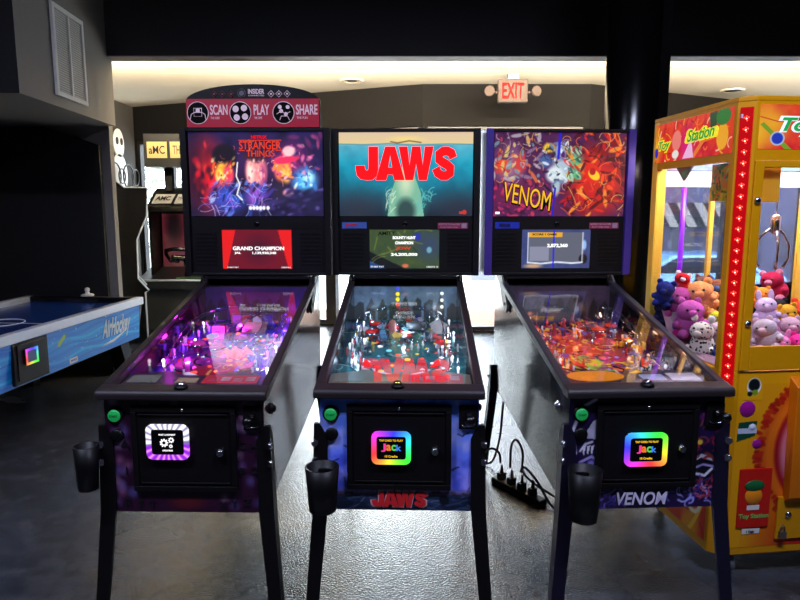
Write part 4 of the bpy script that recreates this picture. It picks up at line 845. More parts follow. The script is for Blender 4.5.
        z = zp(0.86); m = MB(); m.lathe([(0.045, 0.03), (0.05, 0.045), (0.044, 0.058), (0.03, 0.06), (0.026, 0.05)], (0.06, 0.86, z), 24); m.build('grey_barrel', mat('grey_toy', (120, 128, 128), 0.4), pf)
        z = zp(0.76); m = MB(); m.ell((-0.1, 0.76, z + 0.016), (0.022, 0.045, 0.016)); m.box(-0.112, -0.088, 0.75, 0.78, z + 0.025, z + 0.05); m.lathe([(0.004, 0.05), (0.003, 0.085)], (-0.1, 0.765, z), 8); m.build('blue_boat_toy', mat('pale_blue_toy', (110, 170, 200), 0.4), pf)
        z = zp(0.8); m = MB(); m.lathe([(0.014, 0), (0.018, 0.03), (0.018, 0.07), (0.012, 0.085), (0.002, 0.09)], (-0.055, 0.8, z), 16); m.build('pink_barrel', mat('salmon_toy', (190, 120, 110), 0.4), pf)
        for k, c in enumerate(((60, 80, 220), (240, 220, 40), (240, 220, 40), (230, 60, 40))): MB().lathe([(0.011, 0), (0.011, 0.004), (0.004, 0.008)], (-0.04, 1.098, 1.06 + 0.028 * (3 - k)), 12, M=R).build('stack_light', lit(c, 1.2), b_)
        for k in range(3): MB().lathe([(0.009, 0), (0.009, 0.004), (0.003, 0.008)], (0.19, 1.098, 1.05 + 0.035 * k), 12, M=R).build('pearl_light', lit((250, 250, 235), 1.4), b_)
        z = zp(0.72); m = MB(); m.box(0.13, 0.2, 0.86, 0.9, zp(.88), zp(.88) + 0.04); m.prism([(0.12, zp(.88) + 0.04), (0.21, zp(.88) + 0.04), (0.165, zp(.88) + 0.07)], 'y', 0.855, 0.905); m.build('beach_hut', mat('white_toy', (220, 220, 215), 0.4), pf)
        m = MB(); m.lathe([(0.024, 0), (0.024, 0.004), (0.018, 0.006)], (0.155, 0.72, zp(.72) + 0.03), 20); m.lathe([(0.004, 0), (0.004, 0.03)], (0.155, 0.72, zp(.72)), 8); m.build('round_sign', mat('red_sign', (190, 60, 50), 0.4), pf)
    else:
        m = MB(); m.box(-0.22, 0.08, 1.0, 1.02, zp(1.0), zp(1.0) + 0.07); m.build('rear_barrier', mat('smoke_plastic', (50, 46, 60), 0.25), pf)
        for k in range(3):
            v = 0.78 + 0.08 * k; m = MB(); m.lathe([(0.012, 0), (0.015, 0.03), (0.006, 0.055), (0.012, 0.07), (0.002, 0.08)], (-0.12 + 0.07 * k, v, zp(v)), 12); m.build('crimson_figure', mat('crimson_toy', (150, 30, 50), 0.4), pf)
    return root
for k_ in ('red', 'blue', 'comic'): pinball(k_)

# ================================================================== CLAW MACHINE
def ray_at(px, py, y):
    """the point at depth y seen at that place of the 800 x 600 frame"""
    X = (px - 400) / 630; Y = (300 - py) / 630; c, s = math.cos(0.1416), math.sin(0.1416)
    d = Vector((X, c + Y * s, -s + Y * c)); return Vector((0, 0, 1.548)) + d * (y / d.y)
CY = mat('golden_yellow_paint', (206, 142, 4), 0.35, 0, 0.5)
CYL = mat('warm_yellow_post', (246, 196, 70), 0.4)
CPOS, CRZ = Vector((1.365, 2.485, 0)), 0.119
DSC = 0.86
claw = empty('claw_machine', CPOS, CRZ, 'tall yellow claw crane machine full of plush toys with red light strip', 'claw machine')
FP = [(0, 0), (0.95, 0), (0.95, 0.78), (-0.05, 0.78), (-0.05, 0.05)]
claw.scale.y = DSC
m = MB(); m.prism(FP, 'z', 0.10, 0.90); m.build('base_cabinet', CY, claw, bevel=0.004)
m = MB(); m.prism([(-0.002 if p[0] == 0 else p[0], p[1]) for p in FP], 'z', 1.962, 1.982); m.build('roof_panel', CY, claw, bevel=0.004)
def claw_front_art():
    c = Cv(250, 220, 1.11, (226, 158, 12))
    c.poly([(0.07, 0), (1.11, 0), (1.11, 0.93), (0.07, 0.93)], (222, 150, 14)); n = c.noise(4, 3)
    c.blob(0.5, -0.05, 0.42, 0.6, (190, 26, 20), 0.7)
    c.blob(0.5, 0.55, 0.40, 0.46, (206, 92, 16), 0.12)
    for k in range(300):
        r_ = random.Random(k); a = r_.uniform(0.3, 2 * PI); q = r_.uniform(0.345, 0.385); x = 0.5 + q * math.cos(a); y = 0.55 + q * 1.14 * math.sin(a)
        c.line([(x, y), (x + 0.012 * math.cos(a), y + 0.012 * math.sin(a))], 0.01, r_.choice([(170, 30, 16), (150, 22, 14), (190, 44, 20)]), 0.9)
    c.blob(0.5, 0.55, 0.34, 0.4, (224, 110, 20), 0.06); c.blob(0.52, 0.55, 0.315, 0.37, (150, 20, 30), 0.06); c.blob(0.53, 0.55, 0.3, 0.355, (206, 120, 140), 0.1); c.blob(0.56, 0.55, 0.28, 0.33, (140, 14, 24), 0.2)
    return c
claw_front_art().build('front_art', (0.012, -0.0015, 0.135), (0.95, -0.0015, 0.135), (0.012, -0.0015, 0.90), artmat('claw_print', 0, 0.3), claw)
def claw_side_art():
    c = Cv(160, 170, 0.9, (214, 40, 20)); n = c.noise(3, 6); c.mixin(np.clip((n - 0.45) * 4, 0, 1), (230, 150, 20)); c.blob(0.45, 0.3, 0.25, 0.2, (40, 130, 40), 0.4); c.blob(0.7, 0.5, 0.2, 0.3, (235, 110, 30), 0.5)
    c.strokes(30, [(250, 200, 60), (30, 110, 40), (190, 20, 20), (250, 240, 220)], 6, (0, 0, 0.9, 1), 0.25, (0.006, 0.015), 3)
    return c
claw_side_art().build('side_art', (-0.0515, 0.76, 0.14), (-0.0515, 0.07, 0.14), (-0.0515, 0.76, 0.88), MATS['claw_print'], claw)
# corner post with its strip of lights
m = MB(); m.prism([(0, 0), (0.034, 0), (0.034, 0.03), (-0.02, 0.085), (-0.05, 0.085), (-0.05, 0.05)], 'z', 0.9, 1.962); post = m.build('corner_post', CY, claw)
R45 = Matrix.Rotation(-PI / 4, 4, 'Z'); T45 = Matrix.Translation((-0.025, 0.025, 0)) @ R45
m = MB(); m.box(-0.024, 0.024, -0.006, 0.001, 0.80, 1.94, M=T45); m.build('light_strip', mat('red_light_cover', (120, 4, 10), 0.25, emit=(235, 8, 14), es=0.45), claw)
LR = mat('red_led', (255, 60, 40), 0.4, emit=(255, 60, 45), es=3.0, var=0); LWd = mat('white_red_led', (255, 150, 130), 0.4, emit=(255, 150, 120), es=6, var=0)
for k in range(26):
    z = 0.835 + k * 0.0425; m = MB(); Rl = (R45.to_3x3() @ Matrix.Rotation(PI / 2, 3, 'X'))
    for dx, dz in ((0, 0.008), (0.008, 0.004), (-0.008, 0.003), (0.003, -0.007), (0.0, 0)):
        p = T45 @ Vector((dx, -0.0062, z + dz)); m.lathe([(0.0032, 0), (0.0028, 0.0015), (0.001, 0.002)], p, 8, M=Rl, mi=1 if dx == 0 and dz == 0 else 0)
    m.build('led_cluster', [LR, LWd], claw)
for (a0, a1, b0, b1) in ((-0.05, 0.0, 0.725, 0.78), (0.9, 0.95, 0.0, 0.04), (0.9, 0.95, 0.74, 0.78)):
    m = MB(); m.box(a0, a1, b0, b1, 0.9, 1.962); m.build('frame_post', CYL, claw, bevel=0.004)
for a_, w_ in ((0.265, 0.022), (0.375, 0.04), (0.77, 0.05)):
    m = MB(); m.box(a_ - w_ / 2, a_ + w_ / 2, 0.752, 0.777, 0.9, 1.7); m.build('back_post', CYL, claw, bevel=0.003)
# marquees
def marq(seed, asp, side):
    c = Cv(int(110 * asp), 110, asp, (232, 60, 22)); n = c.noise(3, seed); c.mixin(np.clip((n - 0.4) * 3, 0, 1), (206, 14, 34))
    c.blob(0, 0.4, 0.5, 0.9, (240, 184, 20), 0.9)
    if side:
        c.blob(1.6, 0.35, 0.5, 0.7, (226, 20, 130), 0.8); c.blob(3.2, 0.5, 0.5, 0.8, (220, 60, 14), 0.7); c.strokes(30, [(250, 200, 40), (255, 120, 30), (150, 10, 30), (250, 230, 200)], 3, (0, 0, asp, 1), 0.4, (0.01, 0.025), 3, 0.8)
        c.line([(1.9, 0.05), (2.3, 0.4), (2.7, 0.44)], 0.06, (240, 120, 40)); c.poly([(1.4, 0.02), (1.75, 0.5), (1.9, 0.02)], (245, 190, 230)); c.poly([(2.5, 0.98), (2.56, 0.6), (2.8, 0.6), (2.82, 1)], (20, 70, 40))
        c.blob(1.08, 0.5, 0.24, 0.28, (244, 130, 120), 0.15); c.blob(1.05, 0.16, 0.18, 0.12, (240, 236, 230), 0.2); c.blob(0.08, 0.26, 0.1, 0.14, (20, 40, 190), 0.2)
        c.blob(3.05, 0.4, 0.24, 0.32, (244, 170, 30), 0.12); c.blob(3.05, 0.84, 0.3, 0.2, (26, 120, 44), 0.12)
    else:
        c.blob(0.3, 0.6, 0.6, 0.6, (244, 170, 20), 0.9); c.poly([(0.02, 0.55), (0.1, 0.6), (0.75, 0.0), (0.6, 0.0)], (120, 160, 20)); c.blob(0.42, 0.24, 0.17, 0.17, (190, 200, 220), 0.1); c.blob(0.42, 0.24, 0.14, 0.14, (24, 50, 190), 0.2)
        c.strokes(40, [(250, 210, 60), (240, 130, 30), (190, 20, 20)], 4, (0.9, 0, asp, 1), 0.4, (0.01, 0.03), 3, 0.7); c.line([(0.02, 0.72), (0.4, 0.62), (0.9, 0.62)], 0.012, (200, 60, 20))
    return c
LITM = artmat('backlit_marquee', 0.85, 0.25)
m = MB(); m.box(-0.05, -0.02, 0.085, 0.725, 1.74, 1.962); m.build('side_marquee_box', CY, claw)
sm_ = marq(4, 3.45, True).build('side_marquee', (-0.0515, 0.755, 1.772), (-0.0515, 0.07, 1.772), (-0.0515, 0.755, 1.95), LITM, claw)
m = MB(); m.box(0.034, 0.9, 0.0, 0.03, 1.74, 1.962); m.build('front_marquee_box', CY, claw)
fm_ = marq(8, 4.9, False).build('front_marquee', (0.012, -0.0015, 1.782), (0.94, -0.0015, 1.782), (0.012, -0.0015, 1.95), LITM, claw)
GRN = mat('lit_green', (10, 120, 50), 0.4, emit=(24, 150, 60), es=0.8); SIL = mat('lit_silver', (200, 200, 205), 0.4, emit=(214, 220, 216), es=0.8); YEL2 = mat('lit_lemon', (230, 220, 40), 0.4, emit=(226, 214, 40), es=0.8)
for pr, (ux, org) in ((fm_, ((1, 0, 0), Vector((0, -0.003, 0)))), (sm_, ((0, -1, 0), None))):
    if pr is fm_:
        for mt, h_, bo, yy in ((SIL, 0.078, 0.09, -0.0025), (GRN, 0.066, 0.03, -0.0045)):
            MB().text('Toy', (0.185, yy, 1.868), (1, 0, 0), (0, 0, 1), h_, 0.17 * (h_ / 0.07), bo, 0.3).build('marquee_lettering', mt, pr); MB().text('Station', (0.56, yy, 1.868), (1, 0, 0), (0, 0, 1), h_, 0.42 * (h_ / 0.07), bo, 0.3).build('marquee_lettering', mt, pr)
    else:
        for mt, h_, bo, xx in ((YEL2, 0.062, 0.09, -0.0525), (GRN, 0.05, 0.02, -0.0545)):
            MB().text('Toy', (xx, 0.655, 1.845), (0, -1, 0.03), (0, 0, 1), h_, 0.12 * (h_ / 0.055), bo, 0.25).build('marquee_lettering', mt, pr); MB().text('Station', (xx, 0.32, 1.872), (0, -1, 0.03), (0, 0, 1), h_, 0.25 * (h_ / 0.055), bo, 0.25).build('marquee_lettering', mt, pr)
# front door with its pane, side pane, back pane
m = MB()
for a0, a1, z0, z1 in ((0.004, 0.042, 0.905, 1.738), (0.88, 0.93, 0.905, 1.738), (0.042, 0.88, 1.712, 1.738), (0.042, 0.88, 0.905, 1.005)): m.box(a0, a1, -0.012, 0.0, z0, z1)
dr = m.build('prize_door', CY, claw, bevel=0.003)
m = MB(); m.box(0.04, 0.882, -0.006, -0.002, 1.0, 1.715); m.build('door_pane', GLASS, dr)
for z in (1.585, 1.1): m = MB(); m.lathe([(0.013, 0), (0.013, 0.008), (0.006, 0.012), (0.001, 0.012)], (0.022, -0.012, z), 16, M=Matrix.Rotation(PI / 2, 3, 'X')); m.build('door_lock', STEEL, dr)
m = MB(); m.box(-0.046, -0.042, 0.085, 0.725, 0.9, 1.742); m.build('side_pane', GLASS, claw)
m = MB(); m.box(0.0, 0.9, 0.778, 0.781, 0.9, 1.742); m.build('back_pane', glassmat('tinted_glass', (0.5, 0.5, 0.58), 1.0), claw)
m = MB(); m.box(0.925, 0.93, 0.04, 0.74, 0.9, 1.9); m.build('right_panel', mat('pale_lilac_panel', (190, 176, 200), 0.5), claw)
m = MB(); m.box(-0.02, 0.92, 0.735, 0.755, 1.66, 1.735); m.box(-0.045, 0.94, 0.03, 0.775, 1.9, 1.915); m.build('crane_housing', mat('pale_lilac_panel', (190, 176, 200), 0.5), claw)
m = MB(); m.box(0.05, 0.85, 0.25, 0.5, 1.885, 1.899); m.build('ceiling_light', mat('white_tube_light', (255, 255, 255), 0.4, emit=(255, 246, 252), es=6, var=0), claw)
m = MB(); m.prism([(0.41, 1.742), (0.56, 1.742), (0.485, 1.68)], 'x', -0.036, -0.026); m.build('gusset_plate', GREY, claw)
m = MB(); m.tube([(0.083, 0.7, 0.95), (0.083, 0.7, 1.66)], 0.012, 12); m.build('violet_light_tube', mat('violet_tube', (120, 30, 200), 0.3, emit=(130, 20, 220), es=0.8), claw)
c = Cv(50, 60, 0.8, (190, 160, 30)); c.blob(0.2, 0.6, 0.2, 0.2, (236, 110, 20), 0.4); c.strokes(40, [(70, 130, 30), (230, 190, 40), (40, 90, 20), (240, 120, 20)], 5, (0, 0, 0.8, 1), 0.3, (0.02, 0.05), 3)
m = MB(); m.box(-0.034, -0.03, 0.1, 0.24, 1.585, 1.735); hs = m.build('hanging_sign', CY, claw); c.build('hanging_sign_art', (-0.0352, 0.24, 1.585), (-0.0352, 0.1, 1.585), (-0.0352, 0.24, 1.735), ART, hs)
m = MB(); m.box(0.06, 0.14, 0.03, 0.034, 1.58, 1.735); m.build('inner_sign', mat('orange_yellow_card', (240, 170, 30), 0.5), claw)
# crane
ca, cb = 0.362, 0.375
m = MB(); m.box(0.0, 0.9, cb - 0.02, cb + 0.02, 1.80, 1.83); m.box(ca - 0.05, ca + 0.05, cb - 0.05, cb + 0.05, 1.74, 1.80); cr_ = m.build('crane_carriage', GREY, claw)
m = MB(); m.tube([(ca, cb, 1.74), (ca, cb, 1.52)], 0.003, 6); m.lathe([(0.008, 0.07), (0.022, 0.06), (0.022, 0.0), (0.012, -0.02)], (ca, cb, 1.46), 16); m.build('claw_hub', STEEL, cr_)
for k in range(3):
    q = 2 * PI * k / 3 + 0.15; d = Vector((math.cos(q), math.sin(q), 0)); P = Vector((ca, cb, 0))
    m = MB(); m.tube([P + d * 0.012 + Vector((0, 0, 1.47)), P + d * 0.05 + Vector((0, 0, 1.44)), P + d * 0.085 + Vector((0, 0, 1.39)), P + d * 0.085 + Vector((0, 0, 1.33)), P + d * 0.06 + Vector((0, 0, 1.29))], [0.006, 0.006, 0.006, 0.006, 0.009], 8); m.build('claw_prong', STEEL, cr_)
# fittings on the front
m = MB(); m.hexa([(0.25, -0.045, 0.36), (0.62, -0.045, 0.36), (0.62, 0, 0.32), (0.25, 0, 0.32)], [(0.235, -0.06, 0.84), (0.62, -0.06, 0.84), (0.62, 0, 0.875), (0.235, 0, 0.875)]); ch = m.build('prize_chute', mat('amber_orange_plastic', (206, 110, 6), 0.35), claw, bevel=0.004)
m = MB(); m.prism([(0.255, 0.838), (0.45, 0.838), (0.35, 0.78)], 'y', -0.064, -0.0585); m.build('chute_arrow', mat('red_ink', (200, 30, 36), 0.4), ch)
m = MB(); m.box(0.225, 0.62, -0.012, -0.0015, 0.165, 0.355); bd = m.build('cash_door', CY, claw, bevel=0.003)
m = MB(); m.lathe([(0.014, 0), (0.014, 0.006), (0.008, 0.01), (0.001, 0.01)], (0.275, -0.012, 0.275), 16, M=Matrix.Rotation(PI / 2, 3, 'X')); m.build('door_lock', STEEL, bd)
m = MB(); m.box(0.237, 0.265, -0.03, -0.013, 0.175, 0.205); m.tube([(0.242, -0.021, 0.205), (0.242, -0.021, 0.222), (0.251, -0.021, 0.232), (0.26, -0.021, 0.222), (0.26, -0.021, 0.205)], 0.003, 6); m.build('padlock', GREY, bd)
m = MB(); m.box(0.045, 0.19, -0.009, -0.0015, 0.225, 0.485); sg = m.build('red_sign', mat('red_enamel', (196, 26, 18), 0.35), claw, bevel=0.003)
m = MB(); m.lathe([(0.04, 0), (0.036, 0.004), (0.002, 0.006)], (0.112, -0.009, 0.365), 24, M=Matrix.Rotation(PI / 2, 3, 'X')); m.build('orange_disc', mat('orange_print', (236, 140, 20), 0.4), sg)
m = MB(); m.lathe([(0.045, 0), (0.04, 0.003), (0.002, 0.004)], (0, 0, 0), 24, M=Matrix.Rotation(PI / 2, 3, 'X')); m.v = [(0.112 + p[0], -0.012 + p[1], 0.412 + p[2] * 0.55) for p in m.v]; m.build('green_dome', mat('green_print', (20, 100, 50), 0.4), sg)
m = MB(); m.box(0.085, 0.14, -0.012, -0.009, 0.305, 0.325); m.build('white_band', WHITE, sg)
txt('sign_lettering', sg, 'Toy Station', (0.118, -0.0105, 0.275), 0.026, 0.135, mat('pale_green_print', (120, 190, 90), 0.4), 0.02)
m = MB(); m.box(0.075, 0.155, -0.004, -0.0015, 0.195, 0.218); lb = m.build('price_label', WHITE, claw); txt('label_text', lb, '1 Coin', (0.112, -0.0055, 0.206), 0.012, 0.035, BLKP)
c = Cv(40, 48, 0.83, (226, 160, 14)); c.blob(0.45, 0.55, 0.3, 0.36, (240, 240, 230), 0.1); c.blob(0.45, 0.6, 0.26, 0.28, (16, 20, 24), 0.2); c.blob(0.5, 0.3, 0.14, 0.14, (120, 150, 30), 0.3); c.blob(0.3, 0.25, 0.12, 0.12, (16, 20, 30), 0.3)
c.build('front_sticker', (0.03, -0.003, 0.78), (0.12, -0.003, 0.78), (0.03, -0.003, 0.885), ART, claw)
for a_, z, r_ in ((0.058, 0.742, 0.03), (0.112, 0.59, 0.018)):
    m = MB(); m.lathe([(r_ * 1.15, 0), (r_ * 1.15, 0.001), (r_, 0.0015), (r_ * 0.7, 0.006), (r_ * 0.2, 0.008)], (a_, -0.0015, z), 20, M=Matrix.Rotation(PI / 2, 3, 'X')); m.build('ball_sticker', mat('magenta_print', (150, 20, 130), 0.3), claw)
m = MB(); m.prism([(0.02, 0.605), (0.1, 0.63), (0.105, 0.69), (0.025, 0.685)], 'y', -0.004, -0.0015); gs = m.build('gift_sticker', mat('dark_green_print', (10, 70, 50), 0.4), claw)
m = MB(); m.box(0.02, 0.105, -0.005, -0.004, 0.638, 0.66); m.lathe([(0.02, 0), (0.002, 0.002)], (0.085, -0.004, 0.66), 8, M=Matrix.Rotation(PI / 2, 3, 'X')); m.build('gift_ribbon', mat('pale_print', (190, 200, 220), 0.4), gs)
for a_, b_ in ((0.06, 0.06), (0.88, 0.06), (0.06, 0.7), (0.88, 0.7)):
    m = MB(); m.lathe([(0.038, -0.014), (0.042, -0.008), (0.042, 0.008), (0.038, 0.014)], (a_, b_, 0.0425), 20, M=Matrix.Rotation(PI / 2, 3, 'Y')); m.box(a_ - 0.022, a_ - 0.017, b_ - 0.018, b_ + 0.018, 0.035, 0.1); m.box(a_ + 0.017, a_ + 0.022, b_ - 0.018, b_ + 0.018, 0.035, 0.1); m.box(a_ - 0.022, a_ + 0.022, b_ - 0.02, b_ + 0.02, 0.092, 0.1); m.build('caster', mat('grey_caster', (92, 92, 98), 0.5), claw)

# plush toys inside
def fluffy(name, c, k=1.0):
    return mat(name, c, 0.9, 0, 0.2, bump=0.6 * k, scale=140, var=0.18)
def spotted():
    m_ = fluffy('leopard_plush', (232, 226, 218)); nt = m_.node_tree
    if nt.nodes.get('spots'): return m_
    v = nt.nodes.new('ShaderNodeTexVoronoi'); v.name = 'spots'; v.inputs['Scale'].default_value = 62
    r = nt.nodes.new('ShaderNodeValToRGB'); r.color_ramp.elements[0].color = (0.012, 0.01, 0.01, 1); r.color_ramp.elements[1].color = (*lin((232, 226, 218)), 1); r.color_ramp.elements[0].position = 0.34; r.color_ramp.elements[1].position = 0.4
    nt.links.new(nt.nodes['Texture Coordinate'].outputs['Object'], v.inputs['Vector']); nt.links.new(v.outputs['Distance'], r.inputs[0]); nt.links.new(r.outputs[0], nt.nodes['Principled BSDF'].inputs['Base Color'])
    return m_
iR = Matrix.Rotation(-CRZ, 3, 'Z')
def claw_local(p): return iR @ (p - CPOS)
BED = []
def plush(px, py, y, rpx, c, label, style='bear', tall=1.0, ac=None):
    for _ in range(40):
        p = ray_at(px, py, y); r = 1.15 * rpx / 630 * y; q = claw_local(p)
        if q.x >= r * 1.05 - 0.03 and q.y >= r * 1.15 + 0.0 and q.y <= 0.73 * DSC - r: break
        y += 0.02 if q.y < 0.73 * DSC - r else -0.02
    BED.append((q.x, q.y, q.z - r * tall, r)); rd = random.Random(int(px * 7 + py))
    root = empty('plush_toy', p, math.atan2(-p.x, p.y) * -1 + rd.uniform(-0.5, 0.5) + (0), label, 'plush toy', 'plush prizes in the claw machine')
    root.rotation_euler = (rd.uniform(-0.2, 0.25), rd.uniform(-0.35, 0.35), math.atan2(-p.y, -p.x) + PI / 2 + rd.uniform(-0.5, 0.5))
    mt = spotted() if style == 'leopard' else fluffy('plush_%d_%d_%d' % c, c, 2.0 if style == 'fluffy' else 1.0); am = fluffy('plush_%d_%d_%d' % (ac or c), ac or c)
    m = MB(); m.ell((0, 0.1 * r, -0.35 * r * tall), (0.8 * r, 0.7 * r, 0.72 * r * tall), 0, 18, 12); m.ell((0, -0.15 * r, 0.4 * r * tall), (0.72 * r, 0.66 * r, 0.6 * r), 0, 18, 12)
    if style == 'fluffy':
        for k in range(26): t = rd.uniform(0, 2 * PI); h = rd.uniform(-0.8, 0.8); q_ = math.sqrt(1 - h * h); m.ell((0.7 * r * q_ * math.cos(t), 0.6 * r * q_ * math.sin(t), 0.8 * r * h), 0.26 * r, 0, 8, 6)
    m.build('body', mt, root)
    for s_ in (-1, 1):
        MB().ell((s_ * 0.72 * r, -0.25 * r, -0.3 * r * tall), (0.22 * r, 0.34 * r, 0.22 * r), 0, 10, 8).build('arm', mt, root)
        MB().ell((s_ * 0.45 * r, -0.5 * r, -0.8 * r * tall), (0.28 * r, 0.36 * r, 0.26 * r), 0, 10, 8).build('foot', am, root)
        if style in ('pig', 'rabbit'): MB().ell((s_ * 0.4 * r, -0.1 * r, (0.95 if style == 'pig' else 1.15) * r * tall), (0.2 * r, 0.08 * r, (0.2 if style == 'pig' else 0.45) * r), 0, 10, 8).build('ear', am, root)
        else: MB().ell((s_ * 0.52 * r, -0.12 * r, 0.9 * r * tall), (0.24 * r, 0.12 * r, 0.24 * r), 0, 10, 8).build('ear', am, root)
        MB().ell((s_ * 0.26 * r, -0.76 * r, 0.52 * r * tall), 0.075 * r, 0, 8, 6).build('eye', BLKG, root)
    MB().ell((0, -0.8 * r, 0.32 * r * tall), (0.26 * r, 0.16 * r, 0.2 * r), 0, 12, 8).build('snout', am, root)
for a_ in (
 (665, 293, 3.1, 11, (30, 40, 120), 'navy blue plush toy at the far left of the pile behind the side glass', 'bear', 1.0),
 (678, 302, 2.98, 14, (176, 70, 146), 'orchid pink plush toy lying above a second orchid one behind the side glass', 'pig', 1.0),
 (690, 318, 2.92, 16, (190, 84, 170), 'large orchid pink plush toy right above the spotted leopard', 'pig', 1.0),
 (681, 283, 3.15, 9, (206, 30, 40), 'red plush toy with white trim on top of the pile behind the side glass', 'bear', 1.0, (240, 236, 236)),
 (700, 299, 3.08, 16, (236, 156, 96), 'fluffy peach orange plush toy in the middle of the pile', 'fluffy', 1.0),
 (718, 294, 3.12, 13, (136, 84, 62), 'brown plush toy with blue trim beside the red light strip', 'bear', 1.0, (70, 100, 150)),
 (703, 287, 3.25, 10, (120, 88, 80), 'taupe brown plush toy at the back behind the fluffy orange one', 'bear', 1.0),
 (713, 319, 2.95, 8, (214, 220, 30), 'small lime yellow plush toy above the spotted leopard', 'bear', 1.0),
 (722, 316, 2.98, 7, (236, 130, 50), 'small orange plush toy beside the red light strip', 'bear', 1.0),
 (702, 341, 2.84, 14, (230, 226, 220), 'black and white spotted leopard plush toy standing against the side glass', 'leopard', 1.6),
 (681, 338, 2.9, 11, (200, 30, 130), 'hot magenta plush toy low at the left of the spotted leopard', 'bear', 1.0, (90, 60, 160)),
 (717, 333, 2.88, 10, (196, 176, 190), 'pale lilac plush toy at the right of the spotted leopard', 'rabbit', 1.0),
 (718, 356, 2.76, 9, (60, 74, 140), 'slate blue plush toy low beside the red light strip', 'bear', 1.0),
 (711, 371, 2.72, 9, (226, 160, 176), 'pale pink plush toy at the bottom of the side glass', 'pig', 1.0),
 (664, 312, 3.04, 11, (34, 34, 74), 'dark navy plush toy beneath the navy one at the left', 'bear', 1.0),
 (675, 327, 2.97, 11, (90, 74, 84), 'dark mauve plush toy under the orchid ones at the left', 'bear', 1.0),
 (689, 360, 2.84, 12, (210, 200, 206), 'ash white plush toy low under the spotted leopard', 'bear', 1.0),
 (774, 286, 3.1, 13, (170, 30, 70), 'crimson plush toy far back behind the front door glass', 'bear', 1.0, (200, 120, 150)),
 (762, 297, 2.88, 9, (240, 140, 50), 'orange plush toy on top of the pile behind the front door glass', 'bear', 1.0),
 (766, 311, 2.76, 12, (206, 180, 216), 'lavender plush toy below the orange one behind the front door glass', 'rabbit', 1.0),
 (778, 310, 2.9, 10, (34, 30, 36), 'black plush toy behind the front door glass', 'bear', 1.0),
 (786, 316, 2.8, 11, (214, 160, 40), 'shiny gold plush toy behind the front door glass', 'fluffy', 1.0),
 (797, 313, 2.82, 11, (230, 70, 40), 'vermilion plush toy at the right frame edge behind the front door glass', 'bear', 1.0),
 (767, 334, 2.66, 14, (190, 176, 190), 'pale grey plush toy low in the left corner of the front door glass', 'pig', 1.0, (226, 190, 206)),
 (788, 331, 2.72, 13, (196, 160, 180), 'mauve pink plush toy in the middle of the front door glass', 'pig', 1.0),
 (797, 346, 2.64, 11, (236, 50, 150), 'hot pink plush toy at the bottom right of the front door glass', 'bear', 1.0),
 (779, 347, 2.64, 11, (226, 130, 186), 'candy pink plush toy at the bottom of the front door glass', 'rabbit', 1.0)):
    plush(*a_)
N_ = 46; vs = []; fs = []
for j in range(N_):
    for i in range(N_):
        a_ = -0.03 + 0.94 * i / (N_ - 1); b_ = 0.035 + 0.69 * j / (N_ - 1)
        if a_ < 0.02 and b_ < 0.08: a_, b_ = max(a_, 0.0), max(b_, 0.075)
        h = 0.905
        for (x, y, z, r) in BED: h = max(h, z - max(0, math.hypot(a_ - x, b_ * DSC - y) - r * 0.25) * 1.8)
        vs.append((a_, b_, h))
for j in range(N_ - 1):
    for i in range(N_ - 1): q = j * N_ + i; fs.append((q, q + 1, q + N_ + 1, q + N_))
m = MB(); m.add(vs, fs, 0, True); m.build('prize_bed', fluffy('mauve_felt', (150, 120, 140)), claw)

# ================================================================== AIR HOCKEY TABLE
aa = -0.0717; ux = Vector((math.cos(aa), math.sin(aa), 0)); bk = Vector((-math.sin(aa), math.cos(aa), 0))
org = Vector((-2.297, 5.577, 0)) - ux * 0.54 - bk * 1.1
air = empty('air_hockey_table', org, aa, 'blue air hockey table with white rails along the left wall', 'air hockey table')
m = MB(); m.hexa([(-0.5, -1.06, 0.42), (0.5, -1.06, 0.42), (0.5, 1.06, 0.42), (-0.5, 1.06, 0.42)], [(-0.53, -1.09, 0.72), (0.53, -1.09, 0.72), (0.53, 1.09, 0.72), (-0.53, 1.09, 0.72)]); m.build('table_body', mat('black_laminate', (20, 20, 24), 0.35), air)
c = Cv(320, 70, 6.4); c.vgrad([(0, (0, 120, 214)), (0.5, (10, 160, 240)), (1, (40, 140, 232))])
for k in range(7):
    pts = [(x * 0.16, 0.1 + k * 0.14 + 0.05 * math.sin(x * 0.55 + k)) for x in range(42)]; c.line(pts, 0.02 + 0.012 * (k % 3), [(4, 96, 206), (60, 200, 255), (10, 112, 222)][k % 3], 0.7)
c.strokes(50, [(150, 220, 250), (220, 240, 255)], 4, (0, 0, 6.4, 1), 0.03, (0.006, 0.014), 1)
c.poly([(2.4, 0), (2.5, 1), (3.3, 1), (3.2, 0)], (60, 130, 220), 0.4); c.line([(2.86, 0.62), (3.05, 0.78)], 0.05, (170, 200, 60))
sa = c.build('side_art', (0.505, -1.06, 0.425), (0.505, 1.06, 0.425), (0.535, -1.09, 0.722), artmat('table_print', 0, 0.3), air)
m = MB(); n0 = 0.06
for x0, x1, y0, y1 in ((0.48, 0.545, -1.1, 1.1), (-0.545, -0.48, -1.1, 1.1), (-0.48, 0.48, 1.04, 1.1), (-0.48, 0.48, -1.1, -1.04)): m.box(x0, x1, y0, y1, 0.718, 0.782, 0 if abs(x0) > 0.4 and x1 - x0 < 0.2 else 1)
m.build('rail', [mat('white_aluminium', (206, 208, 212), 0.35, 0.3), BLKP], air, bevel=0.006)
m = MB(); m.box(-0.48, 0.48, -1.04, 1.04, 0.70, 0.735); pfs = m.build('playing_surface', mat('dark_blue_surface', (14, 40, 104), 0.25), air)
